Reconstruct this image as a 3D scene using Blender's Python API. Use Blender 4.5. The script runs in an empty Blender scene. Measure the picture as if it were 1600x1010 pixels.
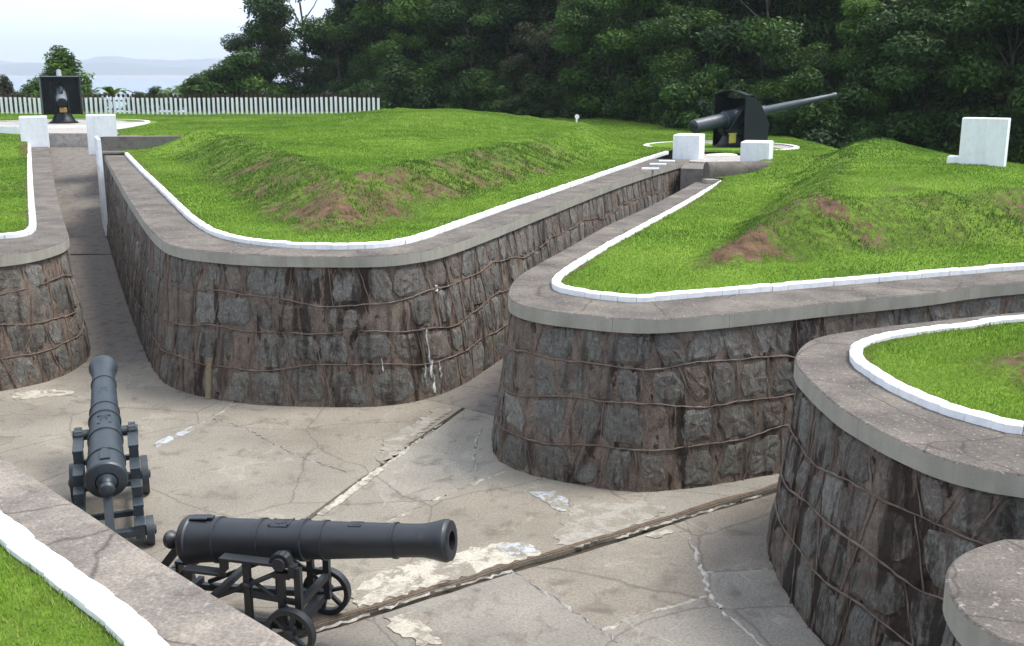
import bpy, bmesh, math, random
import numpy as np
from mathutils import Vector, Matrix, noise
from mathutils.geometry import delaunay_2d_cdt

random.seed(7)
RNG = np.random.default_rng(7)
SC = bpy.context.scene
COL = SC.collection
PI = math.pi

# ------------------------------------------------------------------ camera, sky, sun, exposure
EYE = 4.6                                   # eye height above the court floor
FPX, PPX, PPY, HORIZON = 1650.0, 800.0, 505.0, 117.0
PITCH = math.atan((PPY - HORIZON) / FPX)
cam_d = bpy.data.cameras.new("camera")
cam_d.lens = 36.0 * FPX / 1600.0
cam_d.sensor_width = 36.0
cam_d.clip_start = 0.1
cam_d.clip_end = 30000.0
cam = bpy.data.objects.new("camera", cam_d)
COL.objects.link(cam)
cam.location = (0, 0, EYE)
cam.rotation_euler = (PI / 2 - PITCH, 0, 0)
SC.camera = cam

SUN_EL, SUN_AZ = math.radians(60), math.radians(78)     # azimuth clockwise from +Y
world = bpy.data.worlds.new("World")
SC.world = world
world.use_nodes = True
nt = world.node_tree
nt.nodes.clear()
w_out = nt.nodes.new("ShaderNodeOutputWorld")
w_bg = nt.nodes.new("ShaderNodeBackground")
w_bg.inputs["Strength"].default_value = 0.105
sky = nt.nodes.new("ShaderNodeTexSky")
sky.sky_type = 'NISHITA'
sky.sun_disc = False
sky.sun_elevation = SUN_EL
sky.sun_rotation = SUN_AZ
sky.dust_density = 2.0
sky.air_density = 1.0
w_tc = nt.nodes.new("ShaderNodeTexCoord")
w_map = nt.nodes.new("ShaderNodeMapping")
w_map.inputs["Scale"].default_value = (1.0, 1.0, 3.2)
w_no = nt.nodes.new("ShaderNodeTexNoise")
w_no.inputs["Scale"].default_value = 3.2
w_no.inputs["Detail"].default_value = 6.0
w_no.inputs["Roughness"].default_value = 0.55
w_ramp = nt.nodes.new("ShaderNodeValToRGB")
w_ramp.color_ramp.elements[0].position = 0.36
w_ramp.color_ramp.elements[0].color = (0.30, 0.30, 0.30, 1)
w_ramp.color_ramp.elements[1].position = 0.60
w_ramp.color_ramp.elements[1].color = (0.97, 0.97, 0.97, 1)
w_mix = nt.nodes.new("ShaderNodeMixRGB")
w_mix.inputs["Color2"].default_value = (7.6, 8.35, 9.5, 1)          # thin bright cloud
L = nt.links.new
L(w_tc.outputs["Generated"], w_map.inputs["Vector"])
L(w_map.outputs["Vector"], w_no.inputs["Vector"])
L(w_no.outputs["Fac"], w_ramp.inputs["Fac"])
L(w_ramp.outputs["Color"], w_mix.inputs["Fac"])
L(sky.outputs["Color"], w_mix.inputs["Color1"])
L(w_mix.outputs["Color"], w_bg.inputs["Color"])
L(w_bg.outputs["Background"], w_out.inputs["Surface"])

sun_d = bpy.data.lights.new("sun", 'SUN')
sun_d.energy = 2.2
sun_d.angle = math.radians(22)
sun_d.color = (1.0, 0.965, 0.90)
sun = bpy.data.objects.new("sun", sun_d)
COL.objects.link(sun)
sdir = Vector((math.sin(SUN_AZ) * math.cos(SUN_EL), math.cos(SUN_AZ) * math.cos(SUN_EL), math.sin(SUN_EL)))
sun.rotation_euler = sdir.to_track_quat('Z', 'Y').to_euler()
sun.location = (0, -20, 40)

SC.view_settings.view_transform = 'Standard'
SC.view_settings.look = 'None'
SC.view_settings.exposure = 1.02
SC.view_settings.gamma = 1.0
SC.view_settings.use_curve_mapping = False

# ------------------------------------------------------------------ helpers
def at(px, py, z):
    """ground point at height z that lies in the direction of an image point of the survey photograph"""
    cx = (px - PPX) / FPX
    cy = -(py - PPY) / FPX
    d = (cx, math.cos(PITCH) + cy * math.sin(PITCH), -math.sin(PITCH) + cy * math.cos(PITCH))
    t = (z - EYE) / d[2]
    return (d[0] * t, d[1] * t)

def at_y(px, py, Y):
    cx = (px - PPX) / FPX
    cy = -(py - PPY) / FPX
    d = (cx, math.cos(PITCH) + cy * math.sin(PITCH), -math.sin(PITCH) + cy * math.cos(PITCH))
    t = Y / d[1]
    return Vector((d[0] * t, Y, EYE + d[2] * t))

def ats(pts, z):
    return [at(x, y, z) for x, y in pts]

def depth_of(x, y, z):
    return y * math.cos(PITCH) - (z - EYE) * math.sin(PITCH)

def ss(a, b, x):
    t = np.clip((np.asarray(x, float) - a) / (b - a), 0, 1)
    return t * t * (3 - 2 * t)

def _hash(ix, iy, seed):
    n = (ix.astype(np.int64) * 374761393 + iy.astype(np.int64) * 668265263 + seed * 1442695041) & 0x7fffffff
    n = ((n ^ (n >> 13)) * 1274126177) & 0x7fffffff
    return ((n ^ (n >> 16)) & 0xffff) / 65535.0

def vnoise(x, y, seed=0):
    x = np.asarray(x, float); y = np.asarray(y, float)
    ix, iy = np.floor(x), np.floor(y)
    fx, fy = x - ix, y - iy
    fx = fx * fx * (3 - 2 * fx); fy = fy * fy * (3 - 2 * fy)
    a = _hash(ix, iy, seed); b = _hash(ix + 1, iy, seed)
    c = _hash(ix, iy + 1, seed); d = _hash(ix + 1, iy + 1, seed)
    return (a * (1 - fx) + b * fx) * (1 - fy) + (c * (1 - fx) + d * fx) * fy

def fbm(x, y, seed=0, octv=4):
    s, a, t = 0.0, 0.5, 0.0
    for o in range(octv):
        s = s + a * vnoise(np.asarray(x) * 2 ** o, np.asarray(y) * 2 ** o, seed + o * 17)
        t += a; a *= 0.5
    return s / t

def tag(o, label=None, cat=None, group=None, kind=None):
    if label: o["label"] = label
    if cat: o["category"] = cat
    if group: o["group"] = group
    if kind: o["kind"] = kind
    return o

def empty(name, loc=(0, 0, 0), rz=0.0, parent=None):
    o = bpy.data.objects.new(name, None)
    o.empty_display_size = 0.2
    COL.objects.link(o)
    o.location = loc
    o.rotation_euler = (0, 0, rz)
    if parent: o.parent = parent
    return o

def link_mesh(name, me, mats, parent=None, smooth=False):
    for m in (mats if isinstance(mats, (list, tuple)) else [mats]):
        me.materials.append(m)
    if smooth:
        me.polygons.foreach_set("use_smooth", np.ones(len(me.polygons), dtype=bool))
    o = bpy.data.objects.new(name, me)
    COL.objects.link(o)
    if parent: o.parent = parent
    return o

def mesh_obj(name, verts, faces, mats, parent=None, smooth=False, world_coords=True, mi=None):
    """one mesh object; vertices are world coordinates unless world_coords is False"""
    off = Vector((0, 0, 0))
    if parent is not None and world_coords:
        q = parent
        while q is not None:
            off += Vector(q.location); q = q.parent
    me = bpy.data.meshes.new(name)
    me.from_pydata([(v[0] - off.x, v[1] - off.y, v[2] - off.z) for v in verts], [], faces)
    if mi is not None:
        me.polygons.foreach_set("material_index", mi)
    me.update()
    return link_mesh(name, me, mats, parent, smooth)

def np_mesh(name, V, Fc, tint=None):
    """mesh from numpy arrays, all faces with the same corner count"""
    me = bpy.data.meshes.new(name)
    n, k = Fc.shape
    me.vertices.add(len(V)); me.vertices.foreach_set("co", V.astype(np.float32).ravel())
    me.loops.add(n * k); me.loops.foreach_set("vertex_index", Fc.astype(np.int32).ravel())
    me.polygons.add(n)
    me.polygons.foreach_set("loop_start", np.arange(0, n * k, k, dtype=np.int32))
    me.polygons.foreach_set("loop_total", np.full(n, k, dtype=np.int32))
    if tint is not None:
        a = me.attributes.new("tint", 'FLOAT', 'POINT')
        a.data.foreach_set("value", tint.astype(np.float32))
    me.update(calc_edges=True)
    return me

class MB:
    """collects simple shapes into one mesh"""
    def __init__(s): s.v = []; s.f = []; s.mi = []
    def add(s, vs, fs, mi=0):
        n = len(s.v); s.v += [tuple(v) for v in vs]
        s.f += [tuple(i + n for i in f) for f in fs]; s.mi += [mi] * len(fs)
    def box(s, c, d, rot=None, mi=0, taper=0.0, bev=0.0):
        x, y, z = d[0] / 2, d[1] / 2, d[2] / 2
        if bev > 0:
            b = bev
            vs = []
            for zz, q in ((-z, b), (-z + b, 0), (z - b, 0), (z, b)):
                k = 1 - taper * (zz + z) / (2 * z)
                X, Y = x * k - q, y * k - q
                e = b * 0.6 if q == 0 else 0
                for sx, sy in ((-1, -1), (1, -1), (1, 1), (-1, 1)):
                    vs.append((sx * X, sy * Y, zz))
            fs = [(3, 2, 1, 0), (12, 13, 14, 15)]
            for r in range(3):
                for i in range(4):
                    j = (i + 1) % 4
                    fs.append((r * 4 + i, r * 4 + j, r * 4 + 4 + j, r * 4 + 4 + i))
        else:
            vs = []
            for zz in (-z, z):
                k = 1 - taper if zz > 0 else 1
                for sx, sy in ((-1, -1), (1, -1), (1, 1), (-1, 1)):
                    vs.append((sx * x * k, sy * y * k, zz))
            fs = [(3, 2, 1, 0), (4, 5, 6, 7), (0, 1, 5, 4), (1, 2, 6, 5), (2, 3, 7, 6), (3, 0, 4, 7)]
        if rot is not None: vs = [rot @ Vector(v) for v in vs]
        s.add([(v[0] + c[0], v[1] + c[1], v[2] + c[2]) for v in vs], fs, mi)
    def beam(s, p, q, w, h, mi=0):
        p, q = Vector(p), Vector(q)
        d = q - p; ln = d.length
        r = d.to_track_quat('X', 'Z').to_matrix()
        s.box((p + q) / 2, (ln, w, h), r, mi)
    def tube(s, path, rad, n=8, cap=True, mi=0):
        pts = [Vector(p) for p in path]
        if not isinstance(rad, (list, tuple)): rad = [rad] * len(pts)
        vs = []; fs = []
        t0 = (pts[1] - pts[0]).normalized()
        a = t0.orthogonal().normalized()
        for i, p in enumerate(pts):
            t = (pts[min(i + 1, len(pts) - 1)] - pts[max(i - 1, 0)]).normalized()
            a = (a - t * a.dot(t)).normalized()
            b = t.cross(a)
            for k in range(n):
                an = 2 * PI * k / n
                vs.append(p + (a * math.cos(an) + b * math.sin(an)) * rad[i])
        for i in range(len(pts) - 1):
            for k in range(n):
                k2 = (k + 1) % n
                fs.append((i * n + k, i * n + k2, (i + 1) * n + k2, (i + 1) * n + k))
        if cap:
            fs.append(tuple(range(n - 1, -1, -1)))
            fs.append(tuple((len(pts) - 1) * n + k for k in range(n)))
        s.add(vs, fs, mi)
    def lathe(s, prof, origin, axis, n=24, mi=0, close=True):
        """prof = [(distance along axis, radius)]"""
        o, ax = Vector(origin), Vector(axis).normalized()
        a = ax.orthogonal().normalized(); b = ax.cross(a)
        vs = []; fs = []
        for d, r in prof:
            for k in range(n):
                an = 2 * PI * k / n
                vs.append(o + ax * d + (a * math.cos(an) + b * math.sin(an)) * r)
        for i in range(len(prof) - 1):
            for k in range(n):
                k2 = (k + 1) % n
                fs.append((i * n + k, i * n + k2, (i + 1) * n + k2, (i + 1) * n + k))
        if close:
            fs.append(tuple(range(n - 1, -1, -1)))
            fs.append(tuple((len(prof) - 1) * n + k for k in range(n)))
        s.add(vs, fs, mi)
    def build(s, name, mats, parent=None, smooth=False, world_coords=True):
        return mesh_obj(name, s.v, s.f, mats, parent, smooth, world_coords, s.mi)

def auto_smooth(o, deg=35):
    me = o.data
    me.polygons.foreach_set("use_smooth", np.ones(len(me.polygons), dtype=bool))
    bm = bmesh.new(); bm.from_mesh(me)
    lim = math.radians(deg)
    for e in bm.edges:
        if len(e.link_faces) == 2:
            e.smooth = e.calc_face_angle(0) < lim
    bm.to_mesh(me); bm.free()
    return o

# polylines
def resample(pts, step):
    """Catmull-Rom through the points, then even steps"""
    P = [np.array(p, float) for p in pts]
    P = [2 * P[0] - P[1]] + P + [2 * P[-1] - P[-2]]
    out = []
    for i in range(1, len(P) - 2):
        for t in np.linspace(0, 1, 12, endpoint=False):
            a, b, c, d = P[i - 1], P[i], P[i + 1], P[i + 2]
            out.append(0.5 * ((2 * b) + (c - a) * t + (2 * a - 5 * b + 4 * c - d) * t * t + (3 * b - 3 * c + d - a) * t ** 3))
    out.append(P[-2])
    out = np.array(out)
    for _ in range(6):                                    # relax measuring noise
        out[1:-1] = 0.25 * out[:-2] + 0.5 * out[1:-1] + 0.25 * out[2:]
    s = np.concatenate([[0], np.cumsum(np.linalg.norm(np.diff(out, axis=0), axis=1))])
    n = max(2, int(s[-1] / step) + 1)
    q = np.linspace(0, s[-1], n)
    return np.stack([np.interp(q, s, out[:, 0]), np.interp(q, s, out[:, 1])], 1)

def normals_right(P):
    t = np.gradient(P, axis=0)
    t /= np.linalg.norm(t, axis=1)[:, None] + 1e-9
    return np.stack([t[:, 1], -t[:, 0]], 1)

def dist_poly(X, Y, P, closed=False):
    """distance from points to a polyline"""
    P = np.asarray(P)
    if closed: P = np.vstack([P, P[:1]])
    best = np.full(np.shape(X), 1e9)
    for a, b in zip(P[:-1], P[1:]):
        d = b - a; L2 = d.dot(d) + 1e-12
        t = np.clip(((X - a[0]) * d[0] + (Y - a[1]) * d[1]) / L2, 0, 1)
        best = np.minimum(best, np.hypot(X - a[0] - t * d[0], Y - a[1] - t * d[1]))
    return best

def in_poly(X, Y, P):
    P = np.asarray(P)
    r = np.zeros(np.shape(X), bool)
    j = len(P) - 1
    for i in range(len(P)):
        xi, yi = P[i]; xj, yj = P[j]
        c = ((yi > Y) != (yj > Y)) & (X < (xj - xi) * (Y - yi) / (yj - yi + 1e-12) + xi)
        r ^= c
        j = i
    return r

# ------------------------------------------------------------------ materials
def new_mat(name):
    m = bpy.data.materials.new(name)
    m.use_nodes = True
    n = m.node_tree
    n.nodes.clear()
    out = n.nodes.new("ShaderNodeOutputMaterial")
    b = n.nodes.new("ShaderNodeBsdfPrincipled")
    n.links.new(b.outputs[0], out.inputs[0])
    return m, n, b

class NG:
    """small node graph helper"""
    def __init__(s, n, coord='pos'):
        s.n = n
        if coord == 'pos':
            s.co = n.nodes.new("ShaderNodeNewGeometry").outputs["Position"]
        else:
            s.co = n.nodes.new("ShaderNodeTexCoord").outputs["Object"]
    def noise(s, scale, detail=4, rough=0.55, dist=0.0, vec=None, sc=None):
        q = s.n.nodes.new("ShaderNodeTexNoise")
        q.inputs["Scale"].default_value = scale; q.inputs["Detail"].default_value = detail
        q.inputs["Roughness"].default_value = rough; q.inputs["Distortion"].default_value = dist
        v = vec or s.co
        if sc:
            mp = s.n.nodes.new("ShaderNodeMapping"); mp.inputs["Scale"].default_value = sc
            s.n.links.new(v, mp.inputs["Vector"]); v = mp.outputs["Vector"]
        s.n.links.new(v, q.inputs["Vector"])
        return q.outputs["Fac"]
    def ramp(s, fac, stops):
        q = s.n.nodes.new("ShaderNodeValToRGB")
        e = q.color_ramp.elements
        while len(e) < len(stops): e.new(0.5)
        for i, (p, c) in enumerate(stops):
            e[i].position = p
            e[i].color = (c, c, c, 1) if isinstance(c, (int, float)) else (c[0], c[1], c[2], 1)
        s.n.links.new(fac, q.inputs["Fac"])
        return q.outputs["Color"]
    def mix(s, fac, a, b, mode='MIX'):
        q = s.n.nodes.new("ShaderNodeMixRGB"); q.blend_type = mode
        for i, v in ((0, fac), (1, a), (2, b)):
            if isinstance(v, (int, float)): q.inputs[i].default_value = v if i == 0 else (v, v, v, 1)
            elif isinstance(v, tuple): q.inputs[i].default_value = (v[0], v[1], v[2], 1)
            else: s.n.links.new(v, q.inputs[i])
        return q.outputs[0]
    def math(s, op, a, b=0.0):
        q = s.n.nodes.new("ShaderNodeMath"); q.operation = op
        for i, v in ((0, a), (1, b)):
            if isinstance(v, (int, float)): q.inputs[i].default_value = v
            else: s.n.links.new(v, q.inputs[i])
        return q.outputs[0]
    def rnd(s):
        return s.n.nodes.new("ShaderNodeObjectInfo").outputs["Random"]
    def attr(s, name):
        q = s.n.nodes.new("ShaderNodeAttribute"); q.attribute_name = name
        return q.outputs["Fac"]
    def voronoi_edge(s, scale, warp=0.25):
        w = s.n.nodes.new("ShaderNodeTexNoise"); w.inputs["Scale"].default_value = scale * 1.7
        w.inputs["Detail"].default_value = 5
        s.n.links.new(s.co, w.inputs["Vector"])
        v = s.mix(warp, s.co, w.outputs["Color"], 'ADD')
        q = s.n.nodes.new("ShaderNodeTexVoronoi"); q.feature = 'DISTANCE_TO_EDGE'
        q.inputs["Scale"].default_value = scale
        s.n.links.new(v, q.inputs["Vector"])
        return q.outputs["Distance"]
    def bump(s, bsdf, height, strength=0.4, dist=0.02):
        q = s.n.nodes.new("ShaderNodeBump")
        q.inputs["Strength"].default_value = strength; q.inputs["Distance"].default_value = dist
        s.n.links.new(height, q.inputs["Height"])
        s.n.links.new(q.outputs["Normal"], bsdf.inputs["Normal"])

def finish(n, b, col, rough=0.85, spec=0.3, metal=0.0):
    if isinstance(col, tuple): b.inputs["Base Color"].default_value = (*col, 1)
    else: n.links.new(col, b.inputs["Base Color"])
    if isinstance(rough, (int, float)): b.inputs["Roughness"].default_value = rough
    else: n.links.new(rough, b.inputs["Roughness"])
    b.inputs["Specular IOR Level"].default_value = spec
    b.inputs["Metallic"].default_value = metal

def m_floor():
    m, n, b = new_mat("court_concrete"); g = NG(n)
    big = g.noise(0.55, 5, 0.6)
    c = g.ramp(big, [(0.30, (0.132, 0.113, 0.096)), (0.5, (0.228, 0.202, 0.168)), (0.7, (0.335, 0.302, 0.248))])
    r = g.rnd()
    c = g.mix(0.45, c, g.ramp(r, [(0, (0.175, 0.148, 0.122)), (0.35, (0.29, 0.254, 0.195)), (0.7, (0.232, 0.218, 0.198)), (1, (0.335, 0.31, 0.258))]))
    fine = g.noise(38, 6, 0.75)
    c = g.mix(0.55, c, g.ramp(fine, [(0.34, 0.40), (0.5, 0.95), (0.66, 1.4)]), 'MULTIPLY')
    mid = g.noise(3.1, 6, 0.65, 0.6)
    c = g.mix(g.ramp(mid, [(0.54, 0.0), (0.68, 0.7)]), c, (0.118, 0.10, 0.083))
    st = g.noise(1.5, 7, 0.72, 1.2)
    c = g.mix(g.ramp(st, [(0.62, 0.0), (0.72, 0.6)]), c, (0.42, 0.36, 0.27))
    cr = g.voronoi_edge(0.42, 0.5)
    c = g.mix(g.ramp(cr, [(0.0, 0.55), (0.003, 0.25), (0.006, 0.0)]), c, (0.07, 0.055, 0.045))
    pale = g.voronoi_edge(0.9, 0.65)
    c = g.mix(g.math('MULTIPLY', g.ramp(pale, [(0.0, 0.22), (0.012, 0.0)]), g.ramp(g.noise(1.1, 2), [(0.5, 0.0), (0.56, 1.0)])), c, (0.5, 0.46, 0.40))
    finish(n, b, c, 0.9, 0.25)
    g.bump(b, g.mix(0.5, fine, mid), 0.35, 0.012)
    return m

def m_patch(name, c1, c2, worn=0.0):
    m, n, b = new_mat(name); g = NG(n)
    k = g.noise(5, 7, 0.7, 0.8)
    c = g.ramp(k, [(0.32, c2), (0.5, c1), (0.75, tuple(x * 1.12 for x in c1))])
    if worn:
        w = g.noise(3.4, 8, 0.75, 0.5)
        c = g.mix(g.ramp(w, [(0.44 + worn * .1, 1.0), (0.50 + worn * .1, 0.0)]), c, (0.25, 0.222, 0.178))
    f = g.noise(45, 5, 0.75)
    c = g.mix(0.55, c, g.ramp(f, [(0.34, 0.5), (0.5, 0.95), (0.66, 1.25)]), 'MULTIPLY')
    finish(n, b, c, 0.9, 0.2); g.bump(b, g.mix(0.5, k, f), 0.5, 0.012)
    return m

def m_drain():
    m, n, b = new_mat("drain_bed"); g = NG(n)
    c = g.ramp(g.noise(6, 4), [(0.3, (0.02, 0.016, 0.012)), (0.7, (0.06, 0.045, 0.03))])
    finish(n, b, c, 0.7, 0.3)
    return m

def wall_stain(g, c, lo):
    """dark water runs and damp on the masonry"""
    run = g.noise(2.3, 6, 0.68, 0.5, sc=(1, 1, 0.16))
    c = g.mix(g.ramp(run, [(lo + .01, 0.0), (lo + 0.06, 0.86)]), c, (0.022, 0.014, 0.010))
    run2 = g.noise(6.5, 5, 0.65, 0.3, sc=(1, 1, 0.12))
    return g.mix(g.ramp(run2, [(0.54, 0.0), (0.64, 0.7)]), c, (0.042, 0.028, 0.021))

def m_stone(name="slate_stone", lo=0.565):
    m, n, b = new_mat(name); g = NG(n)
    r = g.rnd()
    c = g.ramp(r, [(0.0, (0.120, 0.117, 0.104)), (0.3, (0.190, 0.185, 0.164)), (0.55, (0.150, 0.139, 0.120)), (0.75, (0.245, 0.238, 0.212)), (0.9, (0.16, 0.124, 0.098)), (1.0, (0.205, 0.195, 0.172))])
    k = g.noise(14, 7, 0.72, 1.6, sc=(1, 1, 0.55))
    f = g.noise(46, 6, 0.8)
    c = g.mix(0.85, c, g.ramp(g.mix(0.45, k, f), [(0.36, 0.25), (0.5, 0.95), (0.64, 1.8)]), 'MULTIPLY')
    br = g.noise(5.5, 7, 0.72, 0.6, sc=(1, 1, 0.5))
    c = g.mix(g.ramp(br, [(0.50, 0.0), (0.60, 0.9)]), c, (0.125, 0.095, 0.078))
    c = wall_stain(g, c, lo)
    finish(n, b, c, 0.75, 0.3)
    g.bump(b, g.mix(0.45, k, g.noise(48, 6, 0.8, 0.8)), 1.0, 0.05)
    return m

def m_mortar(name="wall_mortar", lo=0.545):
    m, n, b = new_mat(name); g = NG(n)
    k = g.noise(7, 7, 0.7, 0.7, sc=(1, 1, 0.5))
    c = g.ramp(k, [(0.28, (0.085, 0.065, 0.053)), (0.5, (0.180, 0.140, 0.113)), (0.72, (0.265, 0.215, 0.176))])
    oc = g.noise(1.7, 5, 0.65, sc=(1, 1, 0.5))
    c = g.mix(g.ramp(oc, [(0.55, 0.0), (0.72, 0.55)]), c, (0.175, 0.118, 0.070))
    fine = g.noise(42, 6, 0.8)
    c = g.mix(0.7, c, g.ramp(fine, [(0.34, 0.45), (0.5, 1.0), (0.66, 1.5)]), 'MULTIPLY')
    gap = g.noise(8, 4, 0.6, 0.4, sc=(1, 1, 0.45))
    c = g.mix(g.ramp(gap, [(0.59, 0.0), (0.66, 0.9)]), c, (0.018, 0.013, 0.011))
    c = wall_stain(g, c, lo)
    finish(n, b, c, 0.9, 0.2)
    g.bump(b, g.mix(0.5, k, fine), 1.0, 0.045)
    return m

def m_joint():
    m, n, b = new_mat("pointing_mortar"); g = NG(n)
    k = g.noise(6, 5, 0.65)
    c = g.ramp(k, [(0.3, (0.085, 0.065, 0.054)), (0.55, (0.165, 0.130, 0.108)), (0.8, (0.25, 0.21, 0.18))])
    finish(n, b, c, 0.9, 0.2); g.bump(b, g.noise(60, 4, 0.7), 0.5, 0.01)
    return m

def m_coping_top(name="coping_weathered", k_=1.0):
    m, n, b = new_mat(name); g = NG(n)
    k = g.noise(1.6, 6, 0.65)
    c = g.ramp(k, [(p_, tuple(q_ * k_ for q_ in c_)) for p_, c_ in ((0.28, (0.078, 0.069, 0.062)), (0.5, (0.135, 0.118, 0.103)), (0.72, (0.215, 0.186, 0.154)))])
    f = g.noise(55, 5, 0.75)
    c = g.mix(0.75, c, g.ramp(f, [(0.32, 0.5), (0.52, 1.0), (0.68, 1.5)]), 'MULTIPLY')
    pale = g.noise(24, 3, 0.6)
    c = g.mix(g.ramp(pale, [(0.60, 0.0), (0.68, 0.55)]), c, (0.40, 0.35, 0.30))
    lich = g.noise(3.5, 6, 0.7, 0.5)
    c = g.mix(g.ramp(lich, [(0.6, 0.0), (0.7, 0.5)]), c, (0.06, 0.05, 0.048))
    cr = g.voronoi_edge(0.8, 0.4)
    c = g.mix(g.ramp(cr, [(0.0, 0.7), (0.012, 0.0)]), c, (0.05, 0.04, 0.035))
    finish(n, b, c, 0.92, 0.2); g.bump(b, f, 0.45, 0.01)
    return m

def m_fascia():
    m, n, b = new_mat("coping_fascia"); g = NG(n)
    k = g.noise(2.2, 5, 0.6)
    c = g.ramp(k, [(0.3, (0.265, 0.252, 0.208)), (0.7, (0.345, 0.330, 0.278))])
    s = g.noise(6, 4, 0.6, sc=(1, 1, 0.15))
    c = g.mix(0.5, c, g.ramp(s, [(0.3, 0.72), (0.6, 1.05)]), 'MULTIPLY')
    f = g.noise(70, 4, 0.7)
    c = g.mix(0.3, c, g.ramp(f, [(0.3, 0.7), (0.6, 1.1)]), 'MULTIPLY')
    finish(n, b, c, 0.9, 0.25); g.bump(b, f, 0.2, 0.006)
    return m

def m_white(name="white_paint", dirt=0.45):
    m, n, b = new_mat(name); g = NG(n)
    k = g.noise(9, 6, 0.7)
    c = g.ramp(k, [(0.3, (0.74, 0.75, 0.76)), (0.55, (0.84, 0.85, 0.86))])
    d = g.noise(18, 6, 0.75, 0.6)
    c = g.mix(g.ramp(d, [(0.60, 0.0), (0.70, dirt)]), c, (0.36, 0.33, 0.30))
    st = g.noise(7, 4, 0.6, sc=(1, 1, 0.12))
    c = g.mix(0.35, c, g.ramp(st, [(0.35, 0.74), (0.6, 1.0)]), 'MULTIPLY')
    finish(n, b, c, 0.75, 0.3); g.bump(b, g.noise(40, 4, 0.7), 0.35, 0.01)
    return m

def m_iron(name, base, rust=0.12, spec=0.75):
    m, n, b = new_mat(name); g = NG(n, 'obj')
    k = g.noise(11, 6, 0.7)
    c = g.ramp(k, [(0.3, tuple(x * 0.72 for x in base)), (0.55, base), (0.8, tuple(min(1, x * 1.35) for x in base))])
    d = g.noise(4.5, 6, 0.7, 0.8)
    c = g.mix(g.ramp(d, [(0.58, 0.0), (0.72, rust * 2.2)]), c, (0.085, 0.062, 0.05))
    f = g.noise(85, 4, 0.7)
    finish(n, b, c, g.ramp(k, [(0.3, 0.40), (0.7, 0.58)]), spec)
    g.bump(b, g.mix(0.5, f, g.noise(26, 5, 0.7)), 0.38, 0.006)
    return m

def m_plain(name, base, rough=0.6, var=0.25, scale=8, metal=0.0):
    m, n, b = new_mat(name); g = NG(n, 'obj')
    k = g.noise(scale, 5, 0.65)
    c = g.ramp(k, [(0.3, tuple(x * (1 - var) for x in base)), (0.7, tuple(min(1, x * (1 + var)) for x in base))])
    finish(n, b, c, rough, 0.4, metal); g.bump(b, g.noise(60, 4), 0.2, 0.006)
    return m

def m_ground():
    m, n, b = new_mat("lawn_ground"); g = NG(n)
    k = g.noise(0.55, 6, 0.65)
    gr = g.ramp(k, [(0.3, (0.085, 0.155, 0.018)), (0.55, (0.138, 0.230, 0.026)), (0.75, (0.185, 0.27, 0.04))])
    f = g.noise(18, 6, 0.75)
    gr = g.mix(0.7, gr, g.ramp(f, [(0.3, 0.35), (0.5, 0.95), (0.7, 1.4)]), 'MULTIPLY')
    s2 = g.noise(5, 5, 0.7)
    so = g.ramp(s2, [(0.3, (0.045, 0.028, 0.018)), (0.5, (0.120, 0.072, 0.046)), (0.72, (0.20, 0.125, 0.082))])
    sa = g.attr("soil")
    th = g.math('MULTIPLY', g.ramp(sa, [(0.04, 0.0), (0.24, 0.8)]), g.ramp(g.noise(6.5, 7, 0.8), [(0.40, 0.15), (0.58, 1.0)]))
    gr = g.mix(th, gr, (0.055, 0.062, 0.020))  # olive on the banks: sparse thatch plus slope shade mixed into the colour
    msk = g.math('ADD', sa, g.math('MULTIPLY', g.math('MULTIPLY', g.math('SUBTRACT', g.noise(7, 7, 0.8), 0.5), 2.6), g.math('MINIMUM', g.math('MULTIPLY', sa, 3.0), 1.0)))
    c = g.mix(g.ramp(msk, [(0.45, 0.0), (0.62, 1.0)]), gr, so)
    finish(n, b, c, 0.95, 0.1); g.bump(b, g.mix(0.5, f, s2), 0.9, 0.05)
    return m

def m_leaf(name, stops, trans=0.35, rough=0.5):
    m, n, b = new_mat(name); g = NG(n)
    c = g.ramp(g.attr("tint"), stops)
    r = g.ramp(g.rnd(), [(0.0, 0.75), (1.0, 1.25)])
    c = g.mix(1.0, c, r, 'MULTIPLY')
    finish(n, b, c, rough, 0.25)
    t = n.nodes.new("ShaderNodeBsdfTranslucent")
    n.links.new(c, t.inputs["Color"])
    mx = n.nodes.new("ShaderNodeMixShader"); mx.inputs[0].default_value = trans
    out = [q for q in n.nodes if q.type == 'OUTPUT_MATERIAL'][0]
    n.links.new(b.outputs[0], mx.inputs[1]); n.links.new(t.outputs[0], mx.inputs[2])
    n.links.new(mx.outputs[0], out.inputs[0])
    return m

def m_bark():
    m, n, b = new_mat("bark"); g = NG(n)
    k = g.noise(6, 6, 0.7, sc=(1, 1, 0.25))
    finish(n, b, g.ramp(k, [(0.3, (0.03, 0.024, 0.018)), (0.7, (0.12, 0.10, 0.08))]), 0.95, 0.1)
    g.bump(b, k, 0.8, 0.05)
    return m

def m_water():
    m, n, b = new_mat("sea_water"); g = NG(n)
    finish(n, b, (0.10, 0.17, 0.24), 0.22, 0.5)
    g.bump(b, g.noise(0.08, 4, 0.6), 0.25, 1.0)
    return m

def m_terrain(name, c1, c2, scale):
    m, n, b = new_mat(name); g = NG(n)
    finish(n, b, g.ramp(g.noise(scale, 6, 0.65), [(0.3, c1), (0.7, c2)]), 0.95, 0.1)
    return m

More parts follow.
